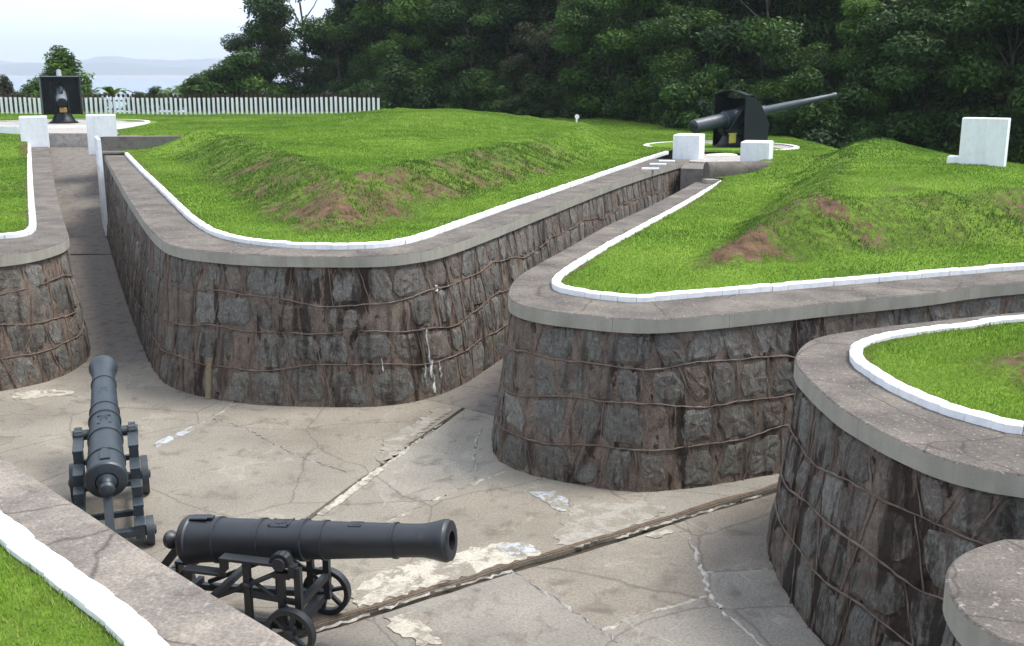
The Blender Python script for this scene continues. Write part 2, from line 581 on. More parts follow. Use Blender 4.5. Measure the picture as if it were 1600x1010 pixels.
M = dict(
    floor=m_floor(), drain=m_drain(), stone=m_stone(), mortar=m_mortar(), stone_wet=m_stone('damp_slate_stone', 0.515), mortar_wet=m_mortar('damp_mortar', 0.48), joint=m_joint(),
    top=m_coping_top(), fascia=m_fascia(), white=m_white("white_paint", 0.62), kerb=m_white("kerb_whitewash", 0.55),
    cream=m_patch("cream_plaster", (0.46, 0.425, 0.355), (0.30, 0.26, 0.205), 0.1),
    bluewhite=m_patch("pale_cement", (0.42, 0.44, 0.46), (0.26, 0.255, 0.245), 0.3),
    iron=m_iron("black_iron", (0.012, 0.015, 0.020)), iron2=m_iron("blue_black_iron", (0.018, 0.030, 0.040)),
    carr=m_iron("carriage_iron", (0.010, 0.013, 0.017), 0.2), carr2=m_iron("blue_carriage_iron", (0.022, 0.033, 0.042), 0.2),
    gun=m_iron("gun_green_black", (0.005, 0.010, 0.012), 0.05, 0.3), gunbar=m_iron("gun_barrel_grey", (0.022, 0.036, 0.048), 0.05),
    dark=m_plain("bore_dark", (0.004, 0.004, 0.005), 0.9), brass=m_plain("brass", (0.30, 0.19, 0.06), 0.45, 0.3, 14),
    steel=m_plain("sky_lit_grey_steel", (0.20, 0.22, 0.24), 0.35), pale=m_plain("pale_steel", (0.55, 0.58, 0.6), 0.5), yellow=m_plain("yellow_paint", (0.5, 0.42, 0.08), 0.6),
    ground=m_ground(), bark=m_bark(), water=m_water(), maroon=m_plain("maroon_paint", (0.045, 0.014, 0.014), 0.7),
    pipe=m_patch("downpipe_cement", (0.24, 0.20, 0.13), (0.13, 0.10, 0.07)),
    lime=m_patch("lime_deposit", (0.44, 0.41, 0.37), (0.25, 0.22, 0.19)), chalk=m_patch('white_lime', (0.68, 0.66, 0.63), (0.45, 0.42, 0.38)),
    gravel=m_patch("platform_concrete", (0.40, 0.37, 0.34), (0.20, 0.18, 0.165)), screed=m_patch('thin_screed', (0.33, 0.305, 0.265), (0.22, 0.195, 0.16), 0.25),
    lip=m_patch('worn_drain_lip', (0.135, 0.098, 0.07), (0.055, 0.038, 0.028)),
    top_near=m_coping_top('near_coping', 1.5), 
    ramp=m_patch("trench_concrete", (0.185, 0.165, 0.145), (0.105, 0.09, 0.08)),
    grass=m_leaf("grass_blade", [(0.0, (0.064, 0.122, 0.014)), (0.35, (0.140, 0.250, 0.026)), (0.75, (0.225, 0.345, 0.042)), (1.0, (0.34, 0.35, 0.11))], 0.3, 0.55),
    leaf_a=m_leaf("leaf_dark", [(0.0, (0.014, 0.032, 0.006)), (0.6, (0.036, 0.085, 0.013)), (1.0, (0.085, 0.160, 0.024))], 0.28),
    leaf_b=m_leaf("leaf_mid", [(0.0, (0.018, 0.042, 0.006)), (0.6, (0.050, 0.110, 0.014)), (1.0, (0.11, 0.19, 0.026))], 0.28),
    leaf_c=m_leaf("leaf_bright", [(0.0, (0.026, 0.06, 0.008)), (0.6, (0.075, 0.15, 0.018)), (1.0, (0.14, 0.22, 0.03))], 0.3),
    leaf_o=m_leaf("leaf_olive", [(0.0, (0.025, 0.032, 0.010)), (0.6, (0.065, 0.075, 0.025)), (1.0, (0.11, 0.12, 0.05))], 0.25),
    wood_floor=m_terrain("forest_floor", (0.012, 0.018, 0.008), (0.03, 0.04, 0.015), 0.3),
    hills=m_terrain("far_hill_green", (0.03, 0.05, 0.03), (0.07, 0.09, 0.05), 0.004),
    sand=m_terrain("far_shore_sand", (0.35, 0.28, 0.24), (0.5, 0.42, 0.36), 0.01),
)

# ------------------------------------------------------------------ plan of the fort (metres)
ZC = dict(L=2.00, C=2.14, R=1.96, T=1.96, F=2.02, N=2.05)
COP = dict(
    L=[(-14.5, 12.6), (-13.0, 13.15), (-11.5, 13.7), (-10.1, 14.2), (-9.0, 14.6)] + ats([(-60, 405), (0, 400), (50, 393), (90, 382), (104, 374), (107, 366), (100, 345), (86, 290), (75, 226)], ZC['L']),
    C=ats([(163, 243), (180, 275), (210, 325), (243, 368), (275, 385), (330, 393), (400, 398), (500, 400), (600, 399), (660, 392), (700, 383), (760, 362), (830, 335), (900, 308), (970, 282), (1030, 263), (1078, 250)], ZC['C']),
    R=ats([(1086, 285), (1022, 319), (950, 352), (900, 380), (849, 408), (812, 430), (797, 447), (795, 465), (812, 476), (850, 485), (900, 491), (960, 497), (1020, 499), (1100, 494), (1200, 484), (1300, 473), (1450, 458), (1600, 440)], ZC['R']) + [(11.5, 15.0), (18.0, 17.6)],
    T=[(12.5, 14.2), (8.6, 12.6)] + ats([(1600, 487), (1500, 497), (1400, 508), (1300, 522), (1260, 535), (1243, 555), (1245, 572), (1270, 600), (1310, 635), (1360, 665), (1420, 695), (1480, 718), (1540, 733), (1600, 742)], ZC['T']) + [(4.6, 6.25), (7.5, 6.0)],
    F=[(7.0, 5.3), (4.4, 5.35)] + ats([(1600, 842), (1550, 847), (1510, 860), (1485, 880), (1477, 905), (1485, 930), (1510, 965), (1550, 990), (1600, 1008)], ZC['F']) + [(3.2, 4.05), (6.0, 3.3)],
    N=[(1.6, 1.8), (0.2, 3.2)] + ats([(470, 1010), (330, 925), (230, 862), (130, 795), (0, 710)], ZC['N']) + [(-5.6, 9.0), (-10.5, 14.0)],
)
KERB = dict(
    L=[(-14.8, 13.4), (-13.2, 13.95), (-11.7, 14.5), (-10.3, 15.0), (-9.2, 15.4)] + ats([(-60, 378), (0, 374), (40, 370), (54, 362), (57, 352), (52, 300), (48, 225)], ZC['L']),
    C=ats([(195, 243), (215, 265), (250, 300), (290, 340), (320, 362), (350, 374), (400, 383), (470, 389), (540, 390), (600, 387), (650, 378), (700, 361), (800, 325), (900, 290), (1000, 255), (1045, 240)], ZC['C']),
    R=ats([(1125, 287), (1060, 325), (1000, 358), (950, 385), (900, 415), (870, 435), (862, 447), (870, 456), (900, 463), (950, 470), (1000, 473), (1100, 464), (1200, 456), (1350, 443), (1500, 430), (1600, 422)], ZC['R']) + [(11.3, 15.8), (17.6, 18.5)],
    T=[(12.6, 13.5), (8.7, 11.9)] + ats([(1600, 503), (1500, 515), (1400, 528), (1345, 540), (1327, 555), (1335, 575), (1370, 600), (1420, 627), (1480, 650), (1540, 667), (1600, 680)], ZC['T']) + [(5.0, 7.2), (7.5, 7.0)],
    N=[(1.2, 1.2), (-0.4, 2.8)] + ats([(252, 1010), (131, 914), (0, 812)], ZC['N']) + [(-5.2, 8.0), (-10.8, 13.3)],
)
COPL = {k: resample(v, 0.10) for k, v in COP.items()}
KERBL = {k: resample(v, 0.08) for k, v in KERB.items()}
BATTER = dict(L=0.22, C=0.26, R=0.26, T=0.20, F=0.2, N=0.2)
SLAB_T, OVER = 0.165, 0.055

# ------------------------------------------------------------------ ground heights
MOUND = dict(
    C=np.vstack([KERBL['C'][::8], [(5.2, 36), (5.8, 42), (2, 52), (-7.5, 53), (-9.3, 44), (-11.6, 37.0)]]),
    R=np.vstack([KERBL['R'][::8], [(24, 19.5), (34, 26), (26, 29), (17.5, 31), (11.5, 32.5), (8.2, 31.0), (6.4, 28.4)]]),
    T=np.vstack([KERBL['T'][::8], [(12, 8)]]),
)
def land_z(X, Y):
    X = np.asarray(X, float); Y = np.asarray(Y, float)
    w = 0; z = 0
    for k in ('L', 'C', 'R', 'T', 'N'):
        d = dist_poly(X, Y, KERBL[k][::6])
        q = 1.0 / (d ** 3 + 0.02); w = w + q; z = z + q * (ZC[k] + 0.035)
    near = z / w
    far = 2.08 + 0.37 * ss(34, 42, Y) * ss(2, -6, X) + 0.45 * ss(40, 62, Y) * ss(-6, 6, X) * ss(20, 4, X)
    dd = np.minimum.reduce([dist_poly(X, Y, KERBL[k][::6]) for k in ('L', 'C', 'R', 'T', 'N')])
    z = near + (far - near) * ss(1.0, 9.0, dd)
    dC = np.where(in_poly(X, Y, MOUND['C']), dist_poly(X, Y, MOUND['C'], True), 0)
    z = z + 0.64 * ss(1.1, 3.0, dC) + 0.30 * ss(3.0, 8.0, dC) * ss(20, 42, Y)
    dR = np.where(in_poly(X, Y, MOUND['R']), dist_poly(X, Y, MOUND['R'], True), 0)
    z = z + 0.64 * ss(1.5, 3.1, dR) + 0.22 * ss(3, 7.5, dR) * ss(17, 10, X) - 0.62 * ss(18, 26, Y) * ss(8.5, 13, X) * ss(40, 30, Y) - 1.7 * ss(27, 36, Y) * ss(11.4, 14.5, X)
    dT = np.where(in_poly(X, Y, MOUND['T']), dist_poly(X, Y, MOUND['T'], True), 0)
    z = z + 0.35 * ss(0.7, 2.2, dT)
    slope = ss(0.9, 1.7, dC) * ss(3.8, 2.8, dC) + ss(1.3, 2.0, dR) * ss(3.8, 2.9, dR) + ss(0.5, 1.0, dT) * ss(2.6, 1.8, dT)
    rough = np.clip(slope, 0, 1)
    z = z + (fbm(X * 0.5, Y * 0.5, 3) - 0.5) * 0.10 * ss(0.3, 1.5, dd) + (fbm(X * 2.2, Y * 2.2, 9) - 0.5) * (0.03 + 0.22 * rough) * ss(0.2, 0.8, dd)
    z = z + 0.34 * np.exp(-(((X - 9.0) / 3.4) ** 2 + ((Y - 27.6) / 3.4) ** 2))
    z = z + 0.50 * np.exp(-((X + 10.3) ** 2 + (Y - 34.3) ** 2) / 1.1) + 0.34 * np.exp(-((X - 7.2) ** 2 + (Y - 27.3) ** 2) / 0.55)
    z = z + 0.34 * ss(34.9, 35.2, Y) * ss(-9.2, -10.6, X) * ss(40, 36, Y)
    return z

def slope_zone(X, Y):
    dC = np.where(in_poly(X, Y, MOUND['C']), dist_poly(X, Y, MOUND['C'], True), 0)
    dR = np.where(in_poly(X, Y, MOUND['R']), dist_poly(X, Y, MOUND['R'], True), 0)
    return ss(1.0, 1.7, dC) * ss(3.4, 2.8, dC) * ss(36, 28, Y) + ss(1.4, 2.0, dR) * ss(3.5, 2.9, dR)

def soil_mask(X, Y):
    dC = np.where(in_poly(X, Y, MOUND['C']), dist_poly(X, Y, MOUND['C'], True), 0)
    dR = np.where(in_poly(X, Y, MOUND['R']), dist_poly(X, Y, MOUND['R'], True), 0)
    dT = np.where(in_poly(X, Y, MOUND['T']), dist_poly(X, Y, MOUND['T'], True), 0)
    sC = ss(0.9, 1.6, dC) * ss(3.4, 2.6, dC) * ss(34, 28, Y)
    sR = ss(1.4, 1.9, dR) * ss(3.5, 2.8, dR) * ss(26, 20, Y)
    sT = ss(0.8, 1.3, dT) * ss(2.6, 1.9, dT)
    sl = np.clip(sC + sR + sT, 0, 1)
    n = fbm(X * 0.9 + 4, Y * 0.9, 21, 5)
    corner = np.exp(-(((X - 2.3) / 1.1) ** 2 + ((Y - 15.0) / 1.6) ** 2)) + 0.7 * np.exp(-(((X + 3.0) / 2.4) ** 2 + ((Y - 18.2) / 1.6) ** 2))
    n2 = fbm(X * 2.6, Y * 2.6, 33, 3)
    n3 = fbm(X * 7.5, Y * 7.5, 37, 3)
    s = sl * (0.19 + ss(0.42, 0.66, n) * 0.30 + 0.46 * corner) * (0.05 + 1.0 * n2 + 1.2 * n3)
    s = s + 0.35 * ss(0.72, 0.82, fbm(X * 0.6 + 9, Y * 0.6, 41, 4))
    edge = np.minimum.reduce([dist_poly(X, Y, KERBL[k][::6]) for k in ('L', 'C', 'R', 'T', 'N')])
    s = s + 0.75 * ss(0.22, 0.12, edge) * (0.3 + n2)
    return np.clip(s, 0, 1)

def inward(k, d):
    return KERBL[k] - normals_right(KERBL[k]) * d

SHEETS = []
def lawn(name, ring, steps):
    """ground sheet inside ring, finer close to the eye"""
    ring = np.asarray(ring, float)
    xs, ys = [], []
    lo, hi = ring.min(0), ring.max(0)
    for (y0, y1, st) in steps:
        gy = np.arange(max(y0, lo[1]), min(y1, hi[1]), st)
        gx = np.arange(lo[0], hi[0], st)
        if len(gy) == 0: continue
        X, Y = np.meshgrid(gx, gy)
        X = X + RNG.uniform(-.3, .3, X.shape) * st; Y = Y + RNG.uniform(-.3, .3, Y.shape) * st
        vis = (np.abs(X) < 0.60 * Y + 6) | (st > 0.9)
        q = in_poly(X, Y, ring) & vis
        X, Y = X[q], Y[q]
        q = dist_poly(X, Y, ring, True) > st * 0.35
        xs.append(X[q]); ys.append(Y[q])
    X = np.concatenate(xs); Y = np.concatenate(ys)
    n = len(ring)
    pts = [Vector(p) for p in ring] + [Vector((a, b)) for a, b in zip(X, Y)]
    res = delaunay_2d_cdt(pts, [(i, (i + 1) % n) for i in range(n)], [list(range(n))], 1, 1e-5)
    V = np.array([(v.x, v.y) for v in res[0]])
    Fc = np.array([f for f in res[2] if len(f) == 3])
    Z = land_z(V[:, 0], V[:, 1])
    V3 = np.column_stack([V, Z])
    me = np_mesh(name, V3, Fc)
    a = me.attributes.new("soil", 'FLOAT', 'POINT')
    a.data.foreach_set("value", soil_mask(V[:, 0], V[:, 1]).astype(np.float32))
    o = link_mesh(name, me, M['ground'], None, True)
    tag(o, kind='structure')
    SHEETS.append((V3, Fc))
    return o

def on_land(px, py):
    for Y in np.arange(8, 62, 0.1):
        p = at_y(px, py, float(Y))
        if p.z < float(land_z(np.array([p.x]), np.array([p.y]))[0]): return p
    return p

KIN = {k: inward(k, 0.10) for k in KERBL}
main_ring = np.vstack([
    KIN['L'][::3], [(-18.9, 39.5), (-18.4, 41.05)], [(-14.7, 41.05), (-13.7, 37.2), (-12.95, 34.9), (-12.75, 34.6)],
    KIN['C'][::3], [(5.25, 35.2), (7.6, 33.6), (7.2, 30.6), (6.0, 27.4), (5.0, 26.8)], KIN['R'][::3],
    [(70, 30), (70, 63), (-70, 63), (-70, 14)]])
lawn("lawn", main_ring, [(8, 21, 0.16), (21, 32, 0.28), (32, 48, 0.6), (48, 63, 1.1)])
lawn("terreplein_lawn", np.vstack([KIN['T'][::3], [(12, 8), (12, 13.0)]]), [(5, 16, 0.10)])
lawn("near_lawn", np.vstack([KIN['N'][::3], [(-14, 11), (-14, -4), (1.0, -4)]]), [(-4, 1, 0.5), (1, 9, 0.08), (9, 14, 0.4)])

# far ground: falls to the sea on the left, rises as a wooded hill on the right
def far_z(X, Y):
    d = Y - 62.0
    left = 2.30 - 16.0 * ss(4, 46, d)
    right = 2.45 + 13.0 * ss(8, 70, d + 0.25 * X)
    return left + (right - left) * ss(-30, -6, X + 0.12 * d)
gx = np.concatenate([np.linspace(-420, -60, 13), np.linspace(-55, 80, 46), np.linspace(90, 420, 12)])
gy = np.concatenate([np.linspace(61.5, 130, 30), np.linspace(140, 420, 12)])
X, Y = np.meshgrid(gx, gy)
V = np.column_stack([X.ravel(), Y.ravel(), far_z(X.ravel(), Y.ravel()) - 0.06])
nx = len(gx)
Fc = np.array([(j * nx + i, j * nx + i + 1, (j + 1) * nx + i + 1, (j + 1) * nx + i) for j in range(len(gy) - 1) for i in range(nx - 1)])
tag(link_mesh("ground", np_mesh("ground", V, Fc), M['wood_floor'], None, True), kind='structure')
me = bpy.data.meshes.new("subsoil")
me.from_pydata([(-420, -300, -0.9), (420, -300, -0.9), (420, 61.5, -0.9), (-420, 61.5, -0.9)], [], [(0, 1, 2, 3)])
tag(link_mesh("subsoil", me, M['wood_floor']), kind='structure')

# sea, far shore and hills across the bay
me = bpy.data.meshes.new("sea")
me.from_pydata([(-7000, 60, -10), (7000, 60, -10), (7000, 6600, -10), (-7000, 6600, -10)], [], [(0, 1, 2, 3)])
tag(link_mesh("sea", me, M['water']), kind='structure')
def ridge(name, y0, y1, x0, x1, hmax, seed, mat, scale):
    xs_ = np.linspace(x0, x1, 90); ys_ = np.linspace(0, 1, 8)
    v = []; f = []
    for j, t in enumerate(ys_):
        for x in xs_:
            h = hmax * float(fbm(x / scale, 0.3 + seed, seed, 5)) ** 1.6 * 1.5
            v.append((x, y0 + (y1 - y0) * t, -10.5 + h * math.sin(PI * min(1, t * 0.98 + 0.02) * 0.5) * (0.85 + 0.3 * float(fbm(x / 160, t * 3, seed + 5)))))
    for j in range(7):
        for i in range(89):
            f.append((j * 90 + i, j * 90 + i + 1, (j + 1) * 90 + i + 1, (j + 1) * 90 + i))
    tag(mesh_obj(name, v, f, mat, None, True), kind='structure')
ridge("far_shore", 5750, 5900, -3600, 900, 26, 3, M['sand'], 500)
ridge("far_hills", 6000, 6900, -4200, 900, 105, 8, M['hills'], 900)
ridge("distant_hills", 7400, 8200, -5000, 900, 240, 14, M['hills'], 1500)

# air between here and the hills
mb = MB(); mb.box((0, 3000, 115), (16000, 12000, 264)); 
hz = mb.build("haze", [])
tag(hz, kind='stuff')
hm = bpy.data.materials.new("haze_air"); hm.use_nodes = True
n = hm.node_tree; n.nodes.clear()
ho = n.nodes.new("ShaderNodeOutputMaterial"); hv = n.nodes.new("ShaderNodeVolumePrincipled")
hv.inputs["Density"].default_value = 0.00026
hv.inputs["Color"].default_value = (0.80, 0.88, 1.0, 1)
n.links.new(hv.outputs[0], ho.inputs["Volume"])
hz.data.materials.append(hm)

# ------------------------------------------------------------------ court floor
def jag(pts, amp, step=0.12, seed=0):
    P = []
    rr = random.Random(seed)
    for (a, b) in zip(pts[:-1], pts[1:]):
        a, b = Vector(a), Vector(b); d = b - a; k = max(1, int(d.length / step))
        nn = Vector((-d.y, d.x)).normalized() if d.length > 0 else Vector((0, 0))
        for i in range(k):
            o = 0 if i == 0 else rr.uniform(-amp, amp)
            P.append(a + d * (i / k) + nn * o)
    P.append(Vector(pts[-1]))
    return P

def px0(*p): return [at(x, y, 0) for x, y in p]
def foot(k, step=4):
    return COPL[k][::step] + normals_right(COPL[k])[::step] * (BATTER[k] - OVER - 0.10)
fl_, fc_, fr_, ft_, ff_, fn_ = (foot(k) for k in 'LCRTFN')
court_ring = np.vstack([fl_[fl_[:, 1] < 27.5], fc_[(fc_[:, 1] < 27.5) | (fc_[:, 0] > 0)], fr_, ft_, ff_, fn_]).tolist()
A = px0((-60, 1150), (150, 1085), (470, 985), (700, 916), (800, 884), (960, 838), (1080, 800), (1200, 765), (1262, 742), (1345, 690))
An = [Vector(p) for p in A]
drainA1 = jag(An, 0.012, 0.2, 1)
drainA2 = jag([v + Vector((0.035, -0.13)) for v in An], 0.012, 0.2, 2)
B = px0((440, 838), (480, 808), (560, 750), (640, 693), (722, 637))
drainB1 = jag([Vector(p) for p in B], 0.008, 0.2, 3)
drainB2 = jag([Vector(p) + Vector((0.065, -0.02)) for p in B], 0.008, 0.2, 4)
cracks = [
    jag(px0((440, 838), (380, 860), (300, 900), (200, 960), (60, 1040)), 0.02, 0.15, 5),
    jag(px0((600, 612), (680, 627), (722, 637), (830, 665)), 0.01, 0.2, 6),                       # threshold of the middle trench
    jag(px0((60, 567), (160, 567), (232, 567), (290, 565)), 0.008, 0.2, 7),                       # threshold of the left trench
    jag(px0((-80, 800), (60, 752), (215, 702), (305, 668), (352, 636), (372, 615)), 0.02, 0.15, 8),
    jag(px0((330, 655), (360, 662), (420, 690), (470, 715), (548, 740), (566, 746)), 0.03, 0.14, 9),
    jag(px0((310, 672), (290, 720), (310, 765), (308, 800), (300, 900)), 0.03, 0.14, 10),
    jag(px0((470, 985), (540, 850), (575, 830), (620, 806), (745, 755), (800, 725)), 0.035, 0.12, 11),
    jag(px0((566, 746), (590, 768), (620, 800)), 0.02, 0.12, 12),
    jag(px0((745, 755), (742, 690), (750, 660), (770, 648)), 0.03, 0.12, 13),
    jag(px0((1070, 803), (1075, 840), (1100, 900), (1110, 930), (1180, 1000), (1260, 1080), (1420, 1240)), 0.035, 0.11, 14),
    jag(px0((1110, 930), (1000, 960), (930, 990), (830, 1060), (700, 1200)), 0.03, 0.12, 15),
    jag(px0((795, 887), (860, 930), (960, 1000), (1010, 1060), (1120, 1240)), 0.03, 0.12, 16),
    jag(px0((1100, 895), (1150, 892), (1260, 888)), 0.02, 0.12, 17),
    jag(px0((640, 934), (672, 968), (670, 1000), (700, 1080), (690, 1200)), 0.03, 0.1, 18),
    jag(px0((960, 838), (1035, 805), (1040, 795), (985, 772), (985, 740)), 0.03, 0.12, 19),
    jag(px0((55, 473), (250, 473)), 0.005, 0.3, 20), jag(px0((50, 435), (240, 435)), 0.005, 0.3, 21),
    jag(px0((45, 404), (230, 404)), 0.005, 0.3, 22), jag(px0((45, 390), (222, 390)), 0.005, 0.3, 23),
    jag(px0((118, 665), (135, 640), (170, 605), (245, 562)), 0.02, 0.2, 24),
    jag(px0((418, 847), (465, 828)), 0.0, 0.2, 25),
]
def reach(P, e):
    a = P[0] + (P[0] - P[1]).normalized() * e; b = P[-1] + (P[-1] - P[-2]).normalized() * e
    return [a] + P + [b]
cracks = [reach(P, 0.10) for P in cracks]
drainA1, drainA2, drainB1, drainB2 = (reach(P, 0.10) for P in (drainA1, drainA2, drainB1, drainB2))
pts = []; edges = []
ring = [Vector(p) for p in court_ring]
def add_line(P, closed=False):
    b = len(pts); pts.extend(P)
    for i in range(len(P) - 1): edges.append((b + i, b + i + 1))
    if closed: edges.append((b + len(P) - 1, b))
add_line(ring, True)
for P in [drainA1, drainA2, drainB1, drainB2] + cracks: add_line(P)
res = delaunay_2d_cdt(pts, edges, [], 1, 1e-4)
CV, CE, CF, oe = res[0], res[1], res[2], res[4]
hard = {tuple(sorted(e)) for e, o_ in zip(CE, oe) if len(o_)}
ef = {}
for i, f in enumerate(CF):
    for k in range(len(f)):
        ef.setdefault(tuple(sorted((f[k], f[(k + 1) % len(f)]))), []).append(i)
comp = [-1] * len(CF); nc = 0
for s in range(len(CF)):
    if comp[s] >= 0: continue
    st = [s]; comp[s] = nc
    while st:
        i = st.pop(); f = CF[i]
        for k in range(len(f)):
            e = tuple(sorted((f[k], f[(k + 1) % len(f)])))
            if e in hard: continue
            for j in ef[e]:
                if comp[j] < 0: comp[j] = nc; st.append(j)
    nc += 1
court = mesh_obj("court_floor", [(-20, 1.5, -0.05), (20, 1.5, -0.05), (20, 46, -0.05), (-20, 46, -0.05)], [(0, 1, 2, 3)], M['drain'])
tag(court, kind='structure')
AR, BR = np.array([(v.x, v.y) for v in drainA1]), np.array([(v.x, v.y) for v in drainB1])
ringnp = np.array(court_ring)
nslab = 0
for c_ in range(nc):
    fs = [CF[i] for i in range(len(CF)) if comp[i] == c_]
    used = sorted({v for f in fs for v in f})
    mp = {v: i for i, v in enumerate(used)}
    vv = np.array([(CV[v].x, CV[v].y) for v in used])
    area = sum(abs((CV[f[1]] - CV[f[0]]).cross(CV[f[2]] - CV[f[0]])) / 2 for f in fs)
    cen = np.mean([(CV[f[0]] + CV[f[1]] + CV[f[2]]) / 3 for f in fs], axis=0)
    if not in_poly(np.array([cen[0]]), np.array([cen[1]]), ringnp)[0] and area < 3: continue
    if area < 0.02: continue
    peri_ratio = area / (np.ptp(vv[:, 0]) + np.ptp(vv[:, 1]) + 1e-6)
    span = max(np.ptp(vv[:, 0]), np.ptp(vv[:, 1]))
    if peri_ratio < 0.12: continue          # the drain channels stay open
    bm = bmesh.new()
    bv = [bm.verts.new((x, y, 0)) for x, y in vv]
    for f in fs:
        try: bm.faces.new([bv[mp[i]] for i in f])
        except ValueError: pass
    bmesh.ops.recalc_face_normals(bm, faces=bm.faces)
    if sum(f.normal.z for f in bm.faces) < 0: bmesh.ops.reverse_faces(bm, faces=bm.faces)
    r_ = bmesh.ops.inset_region(bm, faces=bm.faces, thickness=0.007, use_even_offset=False)
    bmesh.ops.delete(bm, geom=r_['faces'], context='FACES')
    ex = bmesh.ops.extrude_face_region(bm, geom=list(bm.faces))
    for g_ in ex['geom']:
        if isinstance(g_, bmesh.types.BMVert): g_.co.z = 0.0
    dz = random.uniform(-0.004, 0.004)
    for v in bm.verts:
        v.co.z = -0.045 if v.co.z < 0 else v.co.z
    top = {e for e in ex['geom'] if isinstance(e, bmesh.types.BMVert)}
    for v in bm.verts: v.co.z = dz if v in top else -0.044
    bmesh.ops.recalc_face_normals(bm, faces=bm.faces)
    me = bpy.data.meshes.new("floor_slab"); bm.to_mesh(me); bm.free()
    tm = M['ramp'] if (cen[1] > 15.6 and cen[0] < -5) or (cen[1] > 14.6 and cen[0] > -1.2) else M['floor']
    link_mesh("floor_slab", me, tm, court); nslab += 1
print("slabs", nslab)

# worn raised lip along the big drain
lv = []; lf = []
for i, p in enumerate(drainA1):
    d = (drainA1[min(i + 1, len(drainA1) - 1)] - drainA1[max(i - 1, 0)]).normalized(); nn = Vector((-d.y, d.x))
    w_ = .07 + .04 * noise.noise((i * .35, 2.0, 0)); a = p + nn * .008; b = p + nn * w_
    lv += [(a.x, a.y, -.04), (a.x, a.y, .009), (b.x, b.y, .007 + .003 * noise.noise((i * .6, 5.0, 0))), (b.x + nn.x * .02, b.y + nn.y * .02, -.01)]
for i in range(len(drainA1) - 1):
    for e in range(3): lf.append((i * 4 + e, i * 4 + e + 1, i * 4 + 5 + e, i * 4 + 4 + e))
mesh_obj("drain_lip", lv, lf, M['lip'], court)

# plaster repairs lying on the slabs
def patch(pxs, mat, z=0.009, seed=0, amp=0.03):
    P = jag([Vector(p) for p in px0(*(pxs + [pxs[0]]))], amp * 1.4, 0.05, seed)[:-1]
    P2 = [(p.x, p.y) for p in P]
    k = len(P2)
    cx, cy = np.mean(P2, axis=0)
    vs = [(x, y, -0.01) for x, y in P2] + [(x, y, z) for x, y in P2]
    res = delaunay_2d_cdt([Vector(p) for p in P2], [(i, (i + 1) % k) for i in range(k)], [list(range(k))], 1, 1e-6)
    if len(res[0]) != k: 
        vs = [(p.x, p.y, z) for p in res[0]]; fs = [tuple(f) for f in res[2]]
    else:
        fs = [tuple(i + k for i in f) for f in res[2]] + [(i, (i + 1) % k, k + (i + 1) % k, k + i) for i in range(k)]
    mesh_obj("plaster_repair", vs, fs, mat, court)
patch([(545, 925), (590, 897), (660, 876), (700, 868), (760, 852), (820, 850), (846, 866), (800, 880), (720, 902), (650, 924), (560, 950)], M['cream'], 0.010, 31)
patch([(598, 966), (632, 958), (652, 960), (672, 972), (670, 992), (690, 1008), (660, 1012), (625, 992)], M['cream'], 0.008, 32)
patch([(826, 770), (868, 768), (888, 782), (884, 800), (866, 796), (846, 782)], M['bluewhite'], 0.008, 33, 0.02)
patch([(775, 855), (818, 850), (842, 864), (800, 872)], M['bluewhite'], 0.013, 34, 0.02)
patch([(495, 804), (540, 770), (575, 742), (592, 730), (600, 735), (560, 766), (505, 806)], M['cream'], 0.008, 35, 0.01)
patch([(240, 694), (270, 680), (300, 667), (304, 672), (270, 688), (244, 700)], M['bluewhite'], 0.007, 36, 0.01)
patch([(590, 728), (600, 690), (650, 660), (680, 640), (706, 640), (660, 676), (620, 712)], M['screed'], 0.006, 37, 0.04)
patch([(15, 616), (60, 608), (115, 612), (112, 618), (60, 622), (25, 626)], M['cream'], 0.007, 39, 0.02)
patch([(1008, 838), (1040, 828), (1054, 832), (1024, 842)], M['cream'], 0.008, 40, 0.015)
patch([(870, 830), (900, 790), (1000, 782), (1038, 792), (1030, 806), (960, 834), (900, 856), (868, 852)], M['screed'], 0.006, 41, 0.03)
def crack_fill(pxs, w, mat, seed):
    """broken mortar filling along a crack, ragged and uneven"""
    rr = random.Random(seed)
    P = jag([Vector(p) for p in px0(*pxs)], 0.02, 0.05, seed)
    vs = []; fs = []
    for i, p in enumerate(P):
        d = (P[min(i + 1, len(P) - 1)] - P[max(i - 1, 0)]).normalized(); nn = Vector((-d.y, d.x))
        k = w * (0.5 + 1.0 * max(0, noise.noise((i * .21, seed, 0)) + .25)) * rr.uniform(.4, 1.3)
        a, b = p + nn * k * rr.uniform(.2, 1), p - nn * k * rr.uniform(.2, 1)
        vs += [(a.x, a.y, -.004), (p.x, p.y, .011 + rr.uniform(-.004, .004)), (b.x, b.y, -.004)]
    for i in range(len(P) - 1):
        if rr.random() < .06: continue
        fs += [(i * 3, i * 3 + 1, i * 3 + 4, i * 3 + 3), (i * 3 + 1, i * 3 + 2, i * 3 + 5, i * 3 + 4)]
    mesh_obj("crack_filling", vs, fs, mat, court)
crack_fill([(1078, 840), (1100, 895), (1110, 930), (1140, 965), (1180, 1000), (1230, 1050)], .05, M['lime'], 42)
crack_fill([(1105, 932), (1060, 945), (1000, 962), (940, 985)], .035, M['lime'], 43)
crack_fill([(800, 892), (860, 930), (910, 965), (965, 1005)], .035, M['gravel'], 44)
crack_fill([(590, 822), (650, 795), (700, 772), (748, 752), (790, 738)], .05, M['cream'], 45)
crack_fill([(330, 655), (380, 668), (420, 690), (470, 715), (540, 738)], .022, M['gravel'], 46)
crack_fill([(742, 752), (742, 700), (752, 668)], .025, M['lime'], 47)
crack_fill([(1100, 895), (1150, 890), (1200, 890)], .02, M['gravel'], 48)
